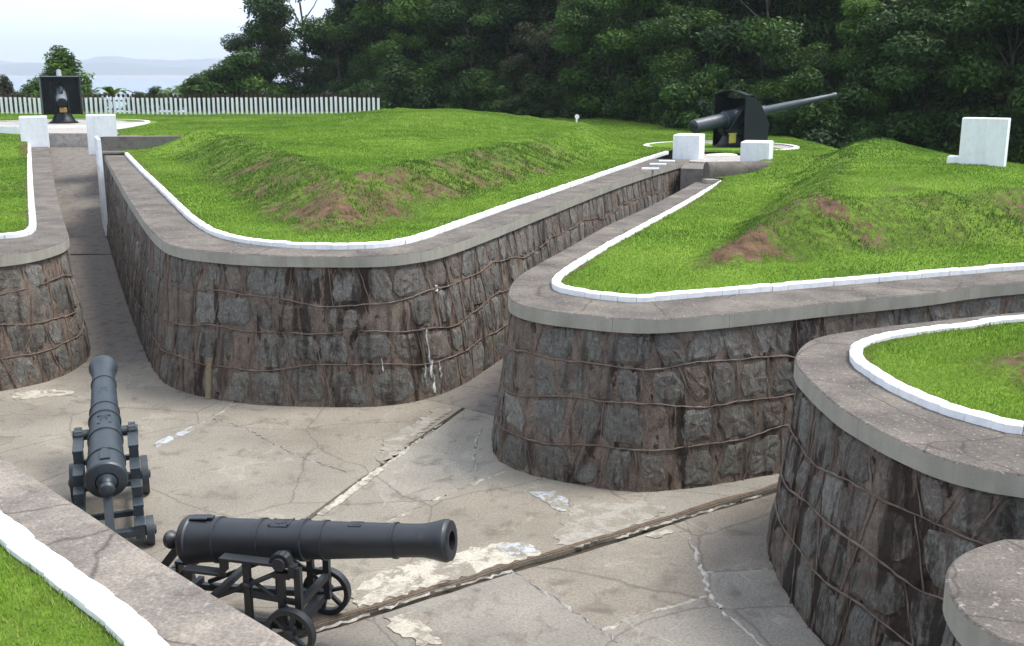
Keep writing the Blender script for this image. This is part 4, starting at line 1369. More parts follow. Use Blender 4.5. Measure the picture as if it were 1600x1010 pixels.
# wing walls
mb = MB()
a, b = Vector((-13.30, 34.62, 0)), Vector((-9.6, 34.75, 0))
vs = [(-13.32, 34.62, 1.6), (-10.2, 34.72, 1.6), (-10.2, 34.72, 2.66), (-13.32, 34.62, 2.64), (-13.32, 34.95, 1.6), (-10.2, 35.05, 1.6), (-10.2, 35.05, 2.66), (-13.32, 34.95, 2.64)]
o = mesh_obj("wing_wall", vs, [(0, 1, 2, 3), (5, 4, 7, 6), (3, 2, 6, 7), (0, 3, 7, 4), (1, 5, 6, 2)], M['ramp'])
tag(o, "grey concrete wing wall across the end of the middle coping, right of the long trench", "wall")
mb = MB(); mb.box((-12.1, 34.50, 2.16), (2.3, .22, .07)); o = mb.build("ledge", M['fascia'], o)
def round_wall():
    p, q = Vector((4.92, 26.9, 2.03)), Vector((7.0, 27.4, 2.02))
    d = (q - p).normalized(); nn = Vector((-d.y, d.x, 0))
    vs = []; fs = []
    prof = [(-.22, -.6), (-.22, .15)] + [(-.22 * math.cos(a), .15 + .28 * math.sin(a)) for a in np.linspace(.25, PI - .25, 9)] + [(.22, .15), (.22, -.6)]
    for t in np.linspace(0, 1, 12):
        c = p + (q - p) * t
        for (o_, z) in prof:
            vs.append((c.x + nn.x * o_, c.y + nn.y * o_, c.z + z + .01 * noise.noise((t * 8, o_ * 5, 1))))
    k = len(prof)
    for i in range(11):
        for j in range(k - 1): fs.append((i * k + j, i * k + k + j, i * k + k + j + 1, i * k + j + 1))
    fs += [tuple(range(k - 1, -1, -1)), tuple(11 * k + j for j in range(k))]
    o = mesh_obj("wing_wall", vs, fs, M['top'], None, False)
    auto_smooth(o, 40)
    tag(o, "low round topped concrete wing wall below the right gun, half sunk in grass", "wall")
    mb = MB(); mb.beam(p + Vector((-.1, -.38, -.02)), q + Vector((-.3, -.38, -.02)), .3, .09); mb.build("ledge", M['fascia'], o)
round_wall()
slab_piece("trench_head_wall", "grey concrete face closing the head of the middle trench", "wall", [(4.7, 29.6), (5.4, 29.4), (6.2, 31.6), (5.2, 31.9)], 2.06, 2.05, M['ramp'])

# white barred gate folded back against the middle wall
gt = empty("gate", (-11.72, 30.35, 0.02), math.atan2(.93, -.405))
tag(gt, "white barred metal gate folded open against the wall of the long trench", "gate")
mb = MB()
for x in (0, 1.5): mb.box((x, 0, 1.42), (.10, .10, 2.78), None, 0, 0, .008)
for z in (.12, 2.0, 2.75): mb.box((.75, 0, z), (1.42, .07, .08))
mb.build("frame", M['white'], gt, False, False)
mb = MB(); mb.box((.75, 0, 2.37), (1.40, .03, .66)); mb.build("panel", M['white'], gt, False, False)
for i in range(5):
    mb = MB(); mb.box((.25 + .25 * i, 0, 1.06), (.05, .05, 1.8)); mb.build("bar", M['white'], gt, False, False)

# ------------------------------------------------------------------ coast guns
def gun_left():
    root = empty("coast_gun", (G1[0], G1[1], 2.46), math.radians(23))
    tag(root, "dark shielded coast gun seen from behind at the left, in front of the bushy tree", "gun")
    # local: +y away from the viewer
    mb = MB(); mb.lathe([(0, .62), (.05, .62), (.10, .52), (.38, .36), (.50, .33), (.52, .36)], (0, 0, 0), (0, 0, 1), 28)
    ped = auto_smooth(mb.build("pedestal", M['gun'], root, False, False))
    for i in range(10):
        a = 2 * PI * i / 10
        mb = MB(); mb.lathe([(0, .03), (.04, .03)], (.56 * math.cos(a), .56 * math.sin(a), .05), (0, 0, 1), 6); mb.build("bolt", M['gun'], ped, False, False)
    mb = MB(); mb.box((0, .62, 1.20), (1.62, .05, 1.66)); mb.build("shield_plate", M['gun'], root, False, False)
    for s in (1, -1):
        mb = MB(); mb.box((s * .82, .25, 1.18), (.05, .75, 1.62), Matrix.Rotation(s * -.10, 3, 'Z')); mb.build("shield_side", M['gun'], root, False, False)
    mb = MB(); mb.box((0, .35, 2.05), (1.66, .62, .04), Matrix.Rotation(.06, 3, 'X')); mb.build("shield_roof", M['gun'], root, False, False)
    for s in (1, -1):
        mb = MB()
        vs = [(s * .30, -.32, .5), (s * .30, .42, .5), (s * .30, .34, 1.38), (s * .30, -.16, 1.38), (s * .24, -.32, .5), (s * .24, .42, .5), (s * .24, .34, 1.38), (s * .24, -.16, 1.38)]
        mb.add(vs, [(0, 1, 2, 3), (7, 6, 5, 4), (0, 4, 5, 1), (1, 5, 6, 2), (2, 6, 7, 3), (3, 7, 4, 0)]); mb.build("cradle_cheek", M['gun'], root, False, False)
    el = math.radians(20)
    ax = Vector((0, math.cos(el), math.sin(el))); tr = Vector((0, .1, 1.22))
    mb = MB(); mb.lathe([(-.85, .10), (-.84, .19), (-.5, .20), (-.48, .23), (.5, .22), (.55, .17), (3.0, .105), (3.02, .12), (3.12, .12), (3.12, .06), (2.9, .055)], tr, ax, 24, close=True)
    auto_smooth(mb.build("barrel", [M['steel']], root, False, False))  # base grey lightened to stand in for the sky's reflection
    mb = MB(); mb.lathe([(-.93, .14), (-.90, .2), (-.84, .21)], tr, ax, 20); mb.build("breech_block", M['gun'], root, False, False)
    mb = MB(); mb.box((.02, -.50, .60), (.32, .16, .22), None, 0, 0, .03); mb.build("brass_plate", M['brass'], root, False, False)
    mb = MB(); mb.lathe([(-.5, .09), (.62, .09)], tr + Vector((0, 0, .32)), ax, 16); auto_smooth(mb.build("recoil_cylinder", M['gunbar'], root, False, False))
    for z, x in ((.75, -.55), (1.02, -.48)):
        mb = MB()
        for q in range(16):
            a0, a1 = 2 * PI * q / 16, 2 * PI * (q + 1) / 16
            mb.beam((x + .15 * math.cos(a0), -.15, z + .15 * math.sin(a0)), (x + .15 * math.cos(a1), -.15, z + .15 * math.sin(a1)), .025, .025)
        for q in range(4):
            a = q * PI / 2; mb.beam((x, -.15, z), (x + .15 * math.cos(a), -.15, z + .15 * math.sin(a)), .018, .018)
        mb.box((x + .1, .05, z), (.06, .4, .06)); mb.build("hand_wheel", M['gun'], root, False, False)
    mb = MB(); mb.tube([(-.42, -.05, 1.1), (-.44, -.1, 1.5), (-.40, -.12, 1.75)], .035, 8); mb.tube([(-.40, -.3, 1.72), (-.40, .15, 1.78)], .045, 10); mb.build("sight", M['gun'], root, False, False)
    return root
gun_left()

def gun_right():
    hd = math.radians(30)
    root = empty("coast_gun", (G2[0] - .25, G2[1] - .4, 2.09), hd)
    tag(root, "dark coast gun with curved shield and long barrel pointing right towards the forest", "gun")
    # local +x = muzzle
    mb = MB(); mb.lathe([(0, .78), (.06, .78), (.12, .62), (.42, .46), (.50, .5), (.56, .5)], (0, 0, 0), (0, 0, 1), 28)
    auto_smooth(mb.build("pedestal", M['gun'], root, False, False))
    mb = MB(); mb.lathe([(.56, .62), (.66, .62)], (0, 0, 0), (0, 0, 1), 28); mb.build("turntable", M['gun'], root, False, False)
    el = math.radians(8.5); ax = Vector((math.cos(el), 0, math.sin(el))); tr = Vector((0, 0, 1.06))
    mb = MB(); mb.lathe([(-1.95, .20), (-1.93, .235), (-.95, .24), (-.6, .25), (-.58, .29), (.65, .29), (.68, .22), (1.3, .19), (1.34, .165), (2.9, .135), (2.92, .125), (4.62, .085), (4.66, .105), (4.82, .105), (4.83, .06), (4.6, .055)], tr, ax, 28, close=False)
    auto_smooth(mb.build("barrel", [M['gunbar']], root, False, False))
    mb = MB(); mb.lathe([(-2.05, .10), (-2.03, .17), (-1.95, .2)], tr, ax, 20); mb.box(tr + ax * -1.99 + Vector((0, -.2, -.12)), (.14, .22, .14)); mb.build("breech_block", M['gun'], root, False, False)
    for s in (1, -1):
        y = s * .42
        vs = []
        for yy in (y, y + s * .07):
            vs += [(-.75, yy, .66), (.65, yy, .66), (.45, yy, 1.12), (.2, yy, 1.30), (-.2, yy, 1.30), (-.5, yy, .95)]
        mb = MB(); mb.add(vs, [tuple(range(6)), tuple(range(11, 5, -1))] + [(i, 6 + i, 6 + (i + 1) % 6, (i + 1) % 6) for i in range(6)]); mb.build("carriage_cheek", M['gun'], root, False, False)
    mb = MB(); mb.lathe([(-.7, .11), (.9, .11)], tr + Vector((0, 0, -.36)), ax, 16); mb.build("recoil_cylinder", M['gun'], root, False, False)
    # shield: side plates sloping, front glacis, rounded roof
    for s in (1, -1):
        y = s * .78
        sh = [(-.35, .02), (.72, .02), (.78, .85), (.42, 1.42), (.12, 1.72), (-.35, 1.84)]
        vs = [(x, y, z) for x, z in sh] + [(x, y + s * .035, z) for x, z in sh]
        mb = MB(); mb.add(vs, [tuple(range(6)), tuple(range(11, 5, -1))] + [(i, 6 + i, 6 + (i + 1) % 6, (i + 1) % 6) for i in range(6)])
        mb.build("shield_side", M['gun'], root, False, False)
    path = [(.72, .02), (.78, .85), (.42, 1.42), (.12, 1.72)]
    mb = MB()
    for (p, q) in zip(path[:-1], path[1:]):
        if p[0] == .78:                                                # port for the barrel
            mb.beam((p[0], .53, p[1]), (q[0], .53, q[1]), .46, .035); mb.beam((p[0], -.53, p[1]), (q[0], -.53, q[1]), .46, .035)
        else:
            mb.beam((p[0], 0, p[1]), (q[0], 0, q[1]), 1.54, .035)
    mb.build("shield_front", M['gun'], root, False, False)
    mb = MB()
    nn_ = 10; vs = []; fs = []
    for i in range(nn_ + 1):
        t = i / nn_; y = -.81 + 1.62 * t; dz = .16 * math.sin(PI * t)
        for x, z in ((.14, 1.72), (-.12, 1.82), (-.42, 1.84)):
            vs += [(x, y, z + dz), (x, y, z + dz - .035)]
    for i in range(nn_):
        a = i * 6; b = a + 6
        fs += [(a, b, b + 2, a + 2), (a + 2, b + 2, b + 4, a + 4), (a + 1, a + 3, b + 3, b + 1), (a + 3, a + 5, b + 5, b + 3), (a + 4, b + 4, b + 5, a + 5), (a, a + 1, b + 1, b)]
    mb.add(vs, fs); mb.build("shield_roof", M['gun'], root, True, False)
    mb = MB(); mb.tube([(-.6, .50, 1.0), (-.9, .55, 1.25), (-1.05, .55, 1.42)], .04, 8); mb.box((-1.08, .55, 1.5), (.26, .16, .18), Matrix.Rotation(.4, 3, 'Y'), 0, 0, .02); mb.build("sight", M['gun'], root, False, False)
    for z, x, y in ((.85, -.15, -.62), (1.05, .3, -.62)):
        mb = MB()
        for q in range(18):
            a0, a1 = 2 * PI * q / 18, 2 * PI * (q + 1) / 18
            mb.beam((x + .19 * math.cos(a0), y, z + .19 * math.sin(a0)), (x + .19 * math.cos(a1), y, z + .19 * math.sin(a1)), .03, .03)
        for q in range(6):
            a = q * PI / 3; mb.beam((x, y, z), (x + .19 * math.cos(a), y, z + .19 * math.sin(a)), .02, .02)
        mb.box((x, y + .1, z), (.07, .2, .07)); mb.build("hand_wheel", M['gun'], root, False, False)
    mb = MB(); mb.box((-.55, -.45, .35), (.28, .05, .30)); mb.box((-.55, -.45, .52), (.32, .08, .04)); mb.build("step_bracket", M['yellow'], root, False, False)
    return root
gun_right()

# ------------------------------------------------------------------ picket fence
FY = 60.0
f0, f1 = at_y(-40, 176, FY).x, at_y(592, 176, FY).x
fence = empty("picket_fence", ((f0 + f1) / 2, FY, 2.4))
tag(fence, "long white picket fence with dark red tips in front of the bay and forest", "fence")
pr = random.Random(4)
x = f0; pick = None; i = 0
while x <= f1:
    g = float(land_z(np.array([x]), np.array([FY]))[0])
    if pick is None:
        mb = MB()
        mb.box((0, 0, .44), (.135, .035, .96), None, 0)
        mb.add([(-.0675, -.0175, .92), (.0675, -.0175, .92), (.0675, .0175, .92), (-.0675, .0175, .92), (-.0675, -.0175, 1.06), (.0675, -.0175, 1.06), (.0675, .0175, 1.06), (-.0675, .0175, 1.06), (0, -.0175, 1.14), (0, .0175, 1.14)],
               [(0, 1, 5, 4), (1, 2, 6, 5), (2, 3, 7, 6), (3, 0, 4, 7), (4, 5, 8), (6, 7, 9), (5, 6, 9, 8), (7, 4, 8, 9)], 1)
        pick = mb.build("picket", [M['white'], M['maroon']], fence, False, False); o = pick
    else:
        o = pick.copy(); COL.objects.link(o); o.parent = fence
    o.location = (x - fence.location.x, 0, g - 2.4 + pr.uniform(-.015, .015)); o.rotation_euler = (0, pr.uniform(-.012, .012), pr.uniform(-.05, .05))
    x += .262
for z in (.28, .74):
    mb = MB(); mb.box((0, .06, z + .05), (f1 - f0, .05, .08)); mb.build("rail", M['maroon'], fence, False, False)
for q in range(11):
    xx = f0 + (f1 - f0) * q / 10
    mb = MB(); mb.box((xx - fence.location.x, .12, .5), (.09, .09, 1.1)); mb.build("post", M['maroon'], fence, False, False)

p_ = at(901, 189, 2.75)
sg = empty("marker_post", (p_[0], p_[1], float(land_z(np.array([p_[0]]), np.array([p_[1]]))[0]) - .05), .3)
sg.scale = (.75, .75, .8)
tag(sg, "small white marker post with rounded top at the edge of the middle lawn", "post")
mb = MB(); mb.box((0, 0, .22), (.08, .07, .5)); mb.build("stem", M['white'], sg, False, False)
mb = MB(); mb.lathe([(-.03, .12), (.03, .12)], (.02, 0, .55), (0, 1, 0), 14); mb.build("plate", M['white'], sg, False, False)

# ------------------------------------------------------------------ vegetation
def leaf_cloud(clumps, n_leaf, size, seed, droop=0.25, flat=0.6):
    """leaf quads spread through ellipsoidal clumps (cx, cy, cz, rx, ry, rz)"""
    r = np.random.default_rng(seed)
    C = np.array(clumps)
    vol = (C[:, 3] * C[:, 4] * C[:, 5]) ** 0.75
    idx = r.choice(len(C), n_leaf, p=vol / vol.sum())
    d = r.normal(size=(n_leaf, 3)); d /= np.linalg.norm(d, axis=1)[:, None]
    rad = r.uniform(0, 1, n_leaf) ** 0.42
    rad = np.where(r.random(n_leaf) < .08, rad * 1.18, rad)
    Pp = C[idx, :3] + d * rad[:, None] * C[idx, 3:]
    nrm = d * (1 - flat) + np.array([0, 0, 1.0]) * flat + r.normal(size=(n_leaf, 3)) * 0.42
    nrm /= np.linalg.norm(nrm, axis=1)[:, None]
    t = r.normal(size=(n_leaf, 3)); t[:, 2] -= droop
    t -= nrm * np.sum(t * nrm, 1)[:, None]; t /= np.linalg.norm(t, axis=1)[:, None] + 1e-9
    b = np.cross(nrm, t)
    s = size * r.uniform(.55, 1.35, n_leaf)[:, None]
    wv = s * r.uniform(.32, .55, n_leaf)[:, None]
    V = np.stack([Pp - t * s * .5, Pp + b * wv * .5 + nrm * s * .06, Pp + t * s * .55 - nrm * s * .08, Pp - b * wv * .5 + nrm * s * .06], 1).reshape(-1, 3)
    Fc = np.arange(n_leaf * 4).reshape(-1, 4)
    cl = r.uniform(0, 1, len(C))
    tint = np.clip(cl[idx] * .6 + r.uniform(0, .4, n_leaf), 0, 1)
    return V, Fc, np.repeat(tint, 4)

def crown_clumps(kind, h, r, seed):
    rr = random.Random(seed); out = []
    if kind == 'broad':
        for i in range(26):
            a = rr.uniform(0, 2 * PI); t = rr.uniform(.12, 1.0)
            rad = r * math.sqrt(max(0, 1 - ((t - .5) / .62) ** 2)) * rr.uniform(.35, 1.0)
            k = rr.uniform(.16, .30) * r
            out.append((rad * math.cos(a), rad * math.sin(a), h * t, k * 1.35, k * 1.35, k * .75))
    elif kind == 'tall':
        for i in range(24):
            a = rr.uniform(0, 2 * PI); t = rr.uniform(.22, 1.0)
            rad = r * (1.05 - .75 * t) * rr.uniform(.3, 1.1) * (1.2 if t > .4 else .8)
            k = rr.uniform(.18, .30) * r
            out.append((rad * math.cos(a), rad * math.sin(a), h * t, k * 1.2, k * 1.2, k * .8))
    elif kind == 'cone':
        for i in range(44):
            a = i * 2.399 + rr.uniform(-.3, .3); t = i / 43
            rad = r * (1 - .86 * t) * rr.uniform(.45, .95)
            k = r * (.36 - .19 * t) * rr.uniform(.8, 1.1)
            out.append((rad * math.cos(a), rad * math.sin(a), h * (.12 + .86 * t), k * 1.1, k * 1.1, k * .95))
    else:
        for i in range(16):
            a = rr.uniform(0, 2 * PI); t = rr.uniform(.1, .92)
            rad = r * math.sqrt(max(0.05, 1 - t ** 2)) * rr.uniform(.2, .95)
            k = rr.uniform(.22, .36) * r
            out.append((rad * math.cos(a), rad * math.sin(a), h * t, k, k, k * .75))
    return out

def trunk_mb(h, r, clumps, seed):
    rr = random.Random(seed); mb = MB()
    pth = [(rr.uniform(-.12, .12) * t * h * .3, rr.uniform(-.12, .12) * t * h * .3, h * .9 * t - .3 * (t == 0)) for t in np.linspace(0, 1, 7)]
    mb.tube(pth, [r * (1.25 if i == 0 else 1 - .85 * i / 6) for i in range(7)], 8)
    lm = MB()
    for c in rr.sample(clumps, min(9, len(clumps))):
        t = min(.85, max(.25, c[2] / h - .22)); i = t * 6; i0 = int(i); f = i - i0
        p = Vector(pth[i0]).lerp(Vector(pth[min(6, i0 + 1)]), f)
        q = Vector(c[:3]); m_ = p.lerp(q, .5) + Vector((0, 0, -.06 * h * rr.random()))
        lm.tube([p, m_, q], [r * .34, r * .22, r * .06], 5)
    return mb, lm

PROTO = {}
def tree_proto(key, kind, h, r, nleaf, size, seed, tr=0.16, flat=.6):
    cl = crown_clumps(kind, h, r, seed)
    V, Fc, T = leaf_cloud(cl, nleaf, size, seed, flat=flat)
    me = np_mesh("crown", V, Fc, T)
    a, b = trunk_mb(h, tr, cl, seed)
    meshes = []
    for nm, q in (("trunk", a), ("limbs", b)):
        m2 = bpy.data.meshes.new(nm); m2.from_pydata(q.v, [], q.f); m2.materials.append(M['bark']); meshes.append(m2)
    PROTO[key] = (me, meshes, h)

tree_proto('broad_a', 'broad', 9.0, 4.2, 26000, .25, 1)
tree_proto('broad_b', 'broad', 8.0, 3.8, 24000, .22, 2)
tree_proto('broad_c', 'broad', 10.0, 4.6, 27000, .27, 3)
tree_proto('tall_a', 'tall', 12.0, 3.2, 20000, .24, 4, .2)
tree_proto('tall_b', 'tall', 13.0, 3.6, 15000, .26, 5, .22)
tree_proto('cone_a', 'cone', 5.0, 1.9, 14000, .20, 6, .1, .4)
tree_proto('bush_a', 'bush', 2.6, 2.0, 9000, .17, 7, .06)
tree_proto('bush_b', 'bush', 2.2, 1.7, 8000, .15, 8, .05)

CROWNS = {}
def tree(name, key, x, y, z, sc, mat, label, cat, group=None, rz=0.0, sz=None):
    me, meshes, h = PROTO[key]
    root = empty(name, (x, y, z), rz); root.scale = (sc, sc, sz or sc)
    tag(root, label, cat, group)
    if not me.materials: me.materials.append(M[mat])
    o = bpy.data.objects.new("crown", me); COL.objects.link(o); o.parent = root
    o.material_slots[0].link = 'OBJECT'; o.material_slots[0].material = M[mat]
    for nm, m_ in zip(("trunk", "limbs"), meshes):
        q = bpy.data.objects.new(nm, m_); COL.objects.link(q); q.parent = root
    return root

def gz_at(x, y):
    return float(far_z(np.array([x]), np.array([y]))[0]) if y > 61.5 else float(land_z(np.array([x]), np.array([y]))[0])

CP = math.cos(PITCH)
tr = random.Random(21)
# front of the wood, left to right: image column, distance, proto, scale, leaf, label
FRONT = [
    (385, 70, 'bush_a', 1.6, 'leaf_b', "leafy round bush at the left end of the wood, behind the picket fence"),
    (418, 73, 'broad_b', .74, 'leaf_a', "dark tree at the left edge of the wood, shoulder high to the next"),
    (478, 74, 'broad_a', 1.02, 'leaf_a', "tall dark tree second from the left end of the wood, against the sky"),
    (530, 72, 'broad_b', .70, 'leaf_b', "mid green lower tree above the middle of the picket fence"),
    (560, 80, 'tall_a', 1.05, 'leaf_a', "tall slim dark tree beside the bare trunk with sky gaps"),
    (600, 78, 'tall_b', 1.1, 'leaf_a', "tall thin tree with bare trunk and sky showing through its crown"),
    (625, 68, 'broad_b', .60, 'leaf_b', "low spreading tree just beyond the right end of the picket fence"),
    (690, 72, 'broad_a', 1.15, 'leaf_c', "brighter green tree standing tall right of the bare trunk"),
    (735, 66, 'broad_c', .68, 'leaf_a', "dark low tree behind the far edge of the middle lawn"),
    (790, 70, 'broad_c', 1.15, 'leaf_a', "very dark tall tree above the middle of the lawn mound"),
    (850, 62, 'broad_b', .62, 'leaf_o', "dull olive brown tree behind the white marker post"),
    (880, 66, 'tall_a', 1.1, 'leaf_a', "tall dark tree left of the fern green tree"),
    (950, 57, 'broad_a', .74, 'leaf_b', "wide mid green tree with layered sprays left of the right gun"),
    (1010, 60, 'broad_c', 1.0, 'leaf_b', "tall green tree towering left of the right gun shield"),
    (1060, 53, 'broad_b', .70, 'leaf_b', "lighter leafy tree directly behind the right gun breech"),
    (1120, 58, 'broad_c', 1.05, 'leaf_a', "tall blackish tree straight above the right gun shield"),
    (1190, 52, 'broad_a', .95, 'leaf_a', "dark spreading tree behind the long gun barrel"),
    (1255, 48, 'broad_b', .60, 'leaf_b', "low mid green tree under the raised muzzle of the right gun"),
    (1290, 54, 'broad_c', .98, 'leaf_a', "tall tree with feathery dark crown just right of the gun muzzle"),
    (1345, 47, 'tall_a', .62, 'leaf_c', "small brighter green tree right of the gun muzzle at lawn edge"),
    (1400, 50, 'tall_b', .98, 'leaf_o', "tree with pale bare branches and sparse olive leaves left of the lone block"),
    (1450, 45, 'broad_a', .82, 'leaf_a', "dark tree filling the gap left of the lone white block"),
    (1510, 46, 'broad_c', .85, 'leaf_b', "dark green tree with drooping sprays right behind the lone white block"),
    (1580, 43, 'broad_b', .95, 'leaf_a', "big dark tree at the right edge of the picture beside the lone block"),
    (1660, 42, 'broad_c', .9, 'leaf_b', "tree beyond the right end of the wood"),
]
for (px_, Y_, key, sc, mat, lab) in FRONT:
    x = (px_ - 800) / FPX * CP * Y_ * 1.0
    tree("forest_tree", key, x, Y_, gz_at(x, Y_) - .2, sc, mat, lab, "tree", "trees at the front of the wood", tr.uniform(0, 6.28))
# trees deeper in the wood, told apart by nothing
for row, (dy, n_) in enumerate(((9, 15), (18, 14), (30, 12))):
    for i in range(n_):
        px_ = 470 + 60 * row + (1700 - 470 - 60 * row) * (i + tr.uniform(-.3, .3)) / (n_ - 1)
        Yb = float(np.interp(px_, [400, 700, 1100, 1400, 1700], [76, 72, 60, 52, 46])) + dy + tr.uniform(-2, 2)
        if 540 < px_ < 640: Yb += 20
        x = (px_ - 800) / FPX * CP * Yb
        key = tr.choice(['broad_a', 'broad_b', 'broad_c', 'tall_a', 'tall_b', 'broad_c'])
        sc = tr.uniform(1.0, 1.35) * (0.62 if px_ < 560 else 1.0)
        tree("deep_wood_tree", key, x, Yb, gz_at(x, Yb) - .3, sc, tr.choice(['leaf_a', 'leaf_a', 'leaf_b']), "dark tree standing deeper in the wood behind the front row", "tree", "trees deeper in the wood", tr.uniform(0, 6.28))
# undergrowth along the foot of the wood
n_ = 0
for i in range(34):
    px_ = 560 + (1680 - 560) * (i + tr.uniform(-.35, .35)) / 33
    Yb = float(np.interp(px_, [560, 700, 900, 1000, 1100, 1250, 1400, 1700], [64.5, 63.5, 57, 53, 49, 44.5, 43, 40])) + tr.uniform(-.6, 1.5)
    x = (px_ - 800) / FPX * CP * Yb
    tree("undergrowth_bush", tr.choice(['bush_a', 'bush_b']), x, Yb, gz_at(x, Yb) - .15, tr.uniform(.65, 1.35), tr.choice(['leaf_a', 'leaf_a', 'leaf_b']), "dark bush at the foot of the wood along the edge of the lawn", "bush", "bushes along the foot of the wood", tr.uniform(0, 6.28))
# beyond the fence on the left
x = (99 - 800) / FPX * CP * 66
tree("bushy_tree", 'cone_a', x, 66, 1.5, 1.3, 'leaf_c', "bushy pointed green tree right behind the shielded gun", "tree", None, 0.7, .93)
tree("bushy_tree", 'bush_a', (70 - 800) / FPX * CP * 65.2, 65.2, 1.9, .95, 'leaf_c', "rounded green bush against the left side of the pointed tree", "bush")
tree("feathery_tree", 'cone_a', (6 - 800) / FPX * CP * 66, 66, 1.4, .62, 'leaf_o', "small feathery brownish tree at the left edge above the fence", "tree")
for (px_, Y_, key, sc, mat, lab) in [
    (38, 67, 'bush_b', .8, 'leaf_b', "low bush between the feathery tree and the pointed tree"),
    (124, 66, 'bush_a', .72, 'leaf_c', "low bush just right of the shielded gun above the fence"),
    (212, 67, 'bush_b', .60, 'leaf_a', "small umbrella shaped bush right of the banana plant"),
    (240, 68, 'bush_b', .75, 'leaf_b', "green bush between banana plant and little palms"),
    (305, 69, 'bush_a', .95, 'leaf_b', "bushy shrub right of the little palms"),
    (335, 70, 'bush_a', 1.2, 'leaf_b', "taller shrub leading up to the left end of the wood"),
    (355, 73, 'bush_b', 1.75, 'leaf_a', "dark shrub tucked against the left end of the wood")]:
    x = (px_ - 800) / FPX * CP * Y_
    tree("shrub", key, x, Y_, gz_at(x, Y_) - .1, sc, mat, lab, "bush", "shrubs beyond the fence", tr.uniform(0, 6.28))

def frond_mesh(length, width, arch, leaflets, seed):
    rr = random.Random(seed); mb = MB()
    n_ = 9; pth = []
    for i in range(n_):
        t = i / (n_ - 1)
        pth.append(Vector((length * t * math.cos(arch * t * .5), 0, length * (.55 * t - arch * .55 * t * t))))
    mb.tube(pth, [.025 * (1 - .8 * i / (n_ - 1)) for i in range(n_)], 4)
    if leaflets:
        for i in range(1, 26):
            t = i / 26 * (n_ - 1); k = int(t); p = pth[k].lerp(pth[min(n_ - 1, k + 1)], t - k)
            for s in (1, -1):
                l = width * math.sin(PI * (.12 + .8 * i / 26)) * rr.uniform(.8, 1.1)
                q = p + Vector((.35 * l, s * l, -.35 * l)); d = Vector((.035, 0, 0))
                mb.add([p - d, p + d, q], [(0, 1, 2)])
    else:
        for i in range(n_ - 1):
            for s in (1, -1):
                def wd(j): return width * math.sin(PI * min(.97, .12 + .88 * j / (n_ - 1)))
                p, q = pth[i], pth[i + 1]
                mb.add([p, q, q + Vector((0, s * wd(i + 1), .12 * wd(i + 1))), p + Vector((0, s * wd(i), .12 * wd(i)))], [(0, 1, 2, 3)])
    me = bpy.data.meshes.new("frond"); me.from_pydata(mb.v, [], mb.f)
    a = me.attributes.new("tint", 'FLOAT', 'POINT'); a.data.foreach_set("value", np.array([rr.uniform(.4, 1) for _ in mb.v], np.float32))
    return me
def palm(name, px_, Y_, ztop, label, nf, length, width, leaflets, mat, cat, group=None):
    x = (px_ - 800) / FPX * CP * Y_; g = gz_at(x, Y_) - .1
    root = empty(name, (x, Y_, g)); tag(root, label, cat, group)
    h = ztop - g
    mb = MB(); mb.tube([(0, 0, 0), (.05, 0, h * .5), (0, 0, h)], [.12, .09, .07], 8); mb.build("trunk", M['bark'], root, True, False)
    me = frond_mesh(length, width, 1.1, leaflets, px_); me.materials.append(M[mat])
    for i in range(nf):
        o = bpy.data.objects.new("frond", me); COL.objects.link(o); o.parent = root
        o.location = (0, 0, h); o.rotation_euler = (0, tr.uniform(-.45, .35), 2 * PI * i / nf + tr.uniform(-.3, .3)); s = tr.uniform(.8, 1.1); o.scale = (s, s, s)
palm("banana_plant", 173, 64.5, 3.35, "banana plant with long arching leaves above the fence right of the gun", 9, 1.75, .24, False, 'leaf_c', "plant")
palm("small_palm", 265, 66, 3.5, "left one of two little palms above the fence", 11, 1.1, .28, True, 'leaf_b', "palm", "little palms beyond the fence")
palm("small_palm", 292, 67, 3.6, "right one of two little palms above the fence", 11, 1.1, .28, True, 'leaf_b', "palm", "little palms beyond the fence")

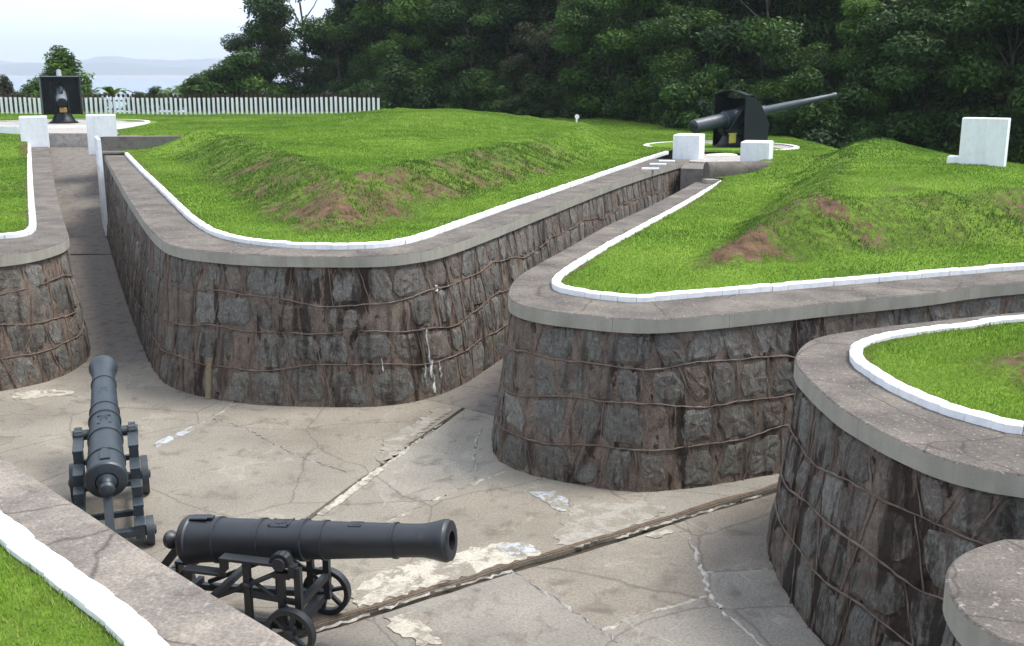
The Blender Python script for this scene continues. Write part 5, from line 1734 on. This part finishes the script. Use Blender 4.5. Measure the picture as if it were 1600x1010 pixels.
# ------------------------------------------------------------------ grass blades on the lawns
def grass(name, sheet, dens_k, label_kind='stuff', ymin=0, ymax=70):
    V3, Fc = sheet
    a, b, c = V3[Fc[:, 0]], V3[Fc[:, 1]], V3[Fc[:, 2]]
    cen = (a + b + c) / 3
    area = 0.5 * np.abs((b[:, 0] - a[:, 0]) * (c[:, 1] - a[:, 1]) - (b[:, 1] - a[:, 1]) * (c[:, 0] - a[:, 0]))
    D = np.hypot(cen[:, 0], cen[:, 1])
    vis = (np.abs(cen[:, 0]) < 0.52 * cen[:, 1] + 1.6) & (cen[:, 1] > 0.5) & (cen[:, 1] < ymax)
    wid = np.maximum(0.005, 0.00062 * D)
    dens = dens_k / (wid * 0.05)
    nb = area * dens * vis
    nb = np.floor(nb + RNG.random(len(nb))).astype(int)
    idx = np.repeat(np.arange(len(Fc)), nb)
    n_ = len(idx)
    r1 = np.sqrt(RNG.random(n_)); r2 = RNG.random(n_)
    P = a[idx] * (1 - r1)[:, None] + b[idx] * (r1 * (1 - r2))[:, None] + c[idx] * (r1 * r2)[:, None]
    so = soil_mask(P[:, 0], P[:, 1])
    so = so + (fbm(P[:, 0] * 5, P[:, 1] * 5, 77, 4) - .5) * 2.2 * np.clip(so * 3, 0, 1)
    keep = RNG.random(n_) > ss(.30, .68, so) * .90
    out_ = np.minimum.reduce([np.hypot(P[:, 0] - G1[0], P[:, 1] - G1[1] + .2) - 4.1, np.hypot(P[:, 0] - 7.45, P[:, 1] - 38.2) - 2.75])
    keep &= out_ > 0
    P = P[keep]; n_ = len(P)
    D = np.hypot(P[:, 0], P[:, 1])
    pat = fbm(P[:, 0] * .7, P[:, 1] * .7, 55, 4)
    lo = fbm(P[:, 0] * 3.1, P[:, 1] * 3.1, 61, 2)
    w = np.maximum(0.005, 0.00062 * D) * RNG.uniform(.6, 1.3, n_)
    weed_shade = np.clip(slope_zone(P[:, 0], P[:, 1]), 0, 1)
    h = (0.014 + 0.040 * pat * lo + 0.022 * weed_shade * ss(.5, .7, lo)) * RNG.uniform(.6, 1.5, n_) * (1 + 0.006 * D)
    th = RNG.uniform(0, 2 * PI, n_)
    lean = RNG.uniform(0.1, 0.9, n_) * h; la = RNG.uniform(0, 2 * PI, n_)
    dx, dy = np.cos(th) * w, np.sin(th) * w
    z0 = P[:, 2] - 0.008
    V = np.empty((n_, 3, 3))
    V[:, 0] = np.column_stack([P[:, 0] - dx, P[:, 1] - dy, z0])
    V[:, 1] = np.column_stack([P[:, 0] + dx, P[:, 1] + dy, z0])
    V[:, 2] = np.column_stack([P[:, 0] + np.cos(la) * lean, P[:, 1] + np.sin(la) * lean, P[:, 2] + h])
    tint = np.clip(.22 + .85 * (fbm(P[:, 0] * .35, P[:, 1] * .35, 91, 4) - .2) + .5 * (fbm(P[:, 0] * 1.9, P[:, 1] * 1.9, 95, 3) - .5) - .38 * weed_shade + RNG.normal(0, .17, n_), 0, 1)  # bank blades tinted darker: slope shade put into the colour, along with weeds
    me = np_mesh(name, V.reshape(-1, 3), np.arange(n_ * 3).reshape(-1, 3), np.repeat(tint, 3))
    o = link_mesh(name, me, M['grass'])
    tag(o, kind='stuff')
    print(name, n_)
grass("grass", SHEETS[0], 0.52, ymax=62)
grass("grass", SHEETS[1], 0.9)
grass("grass", SHEETS[2], 1.0)
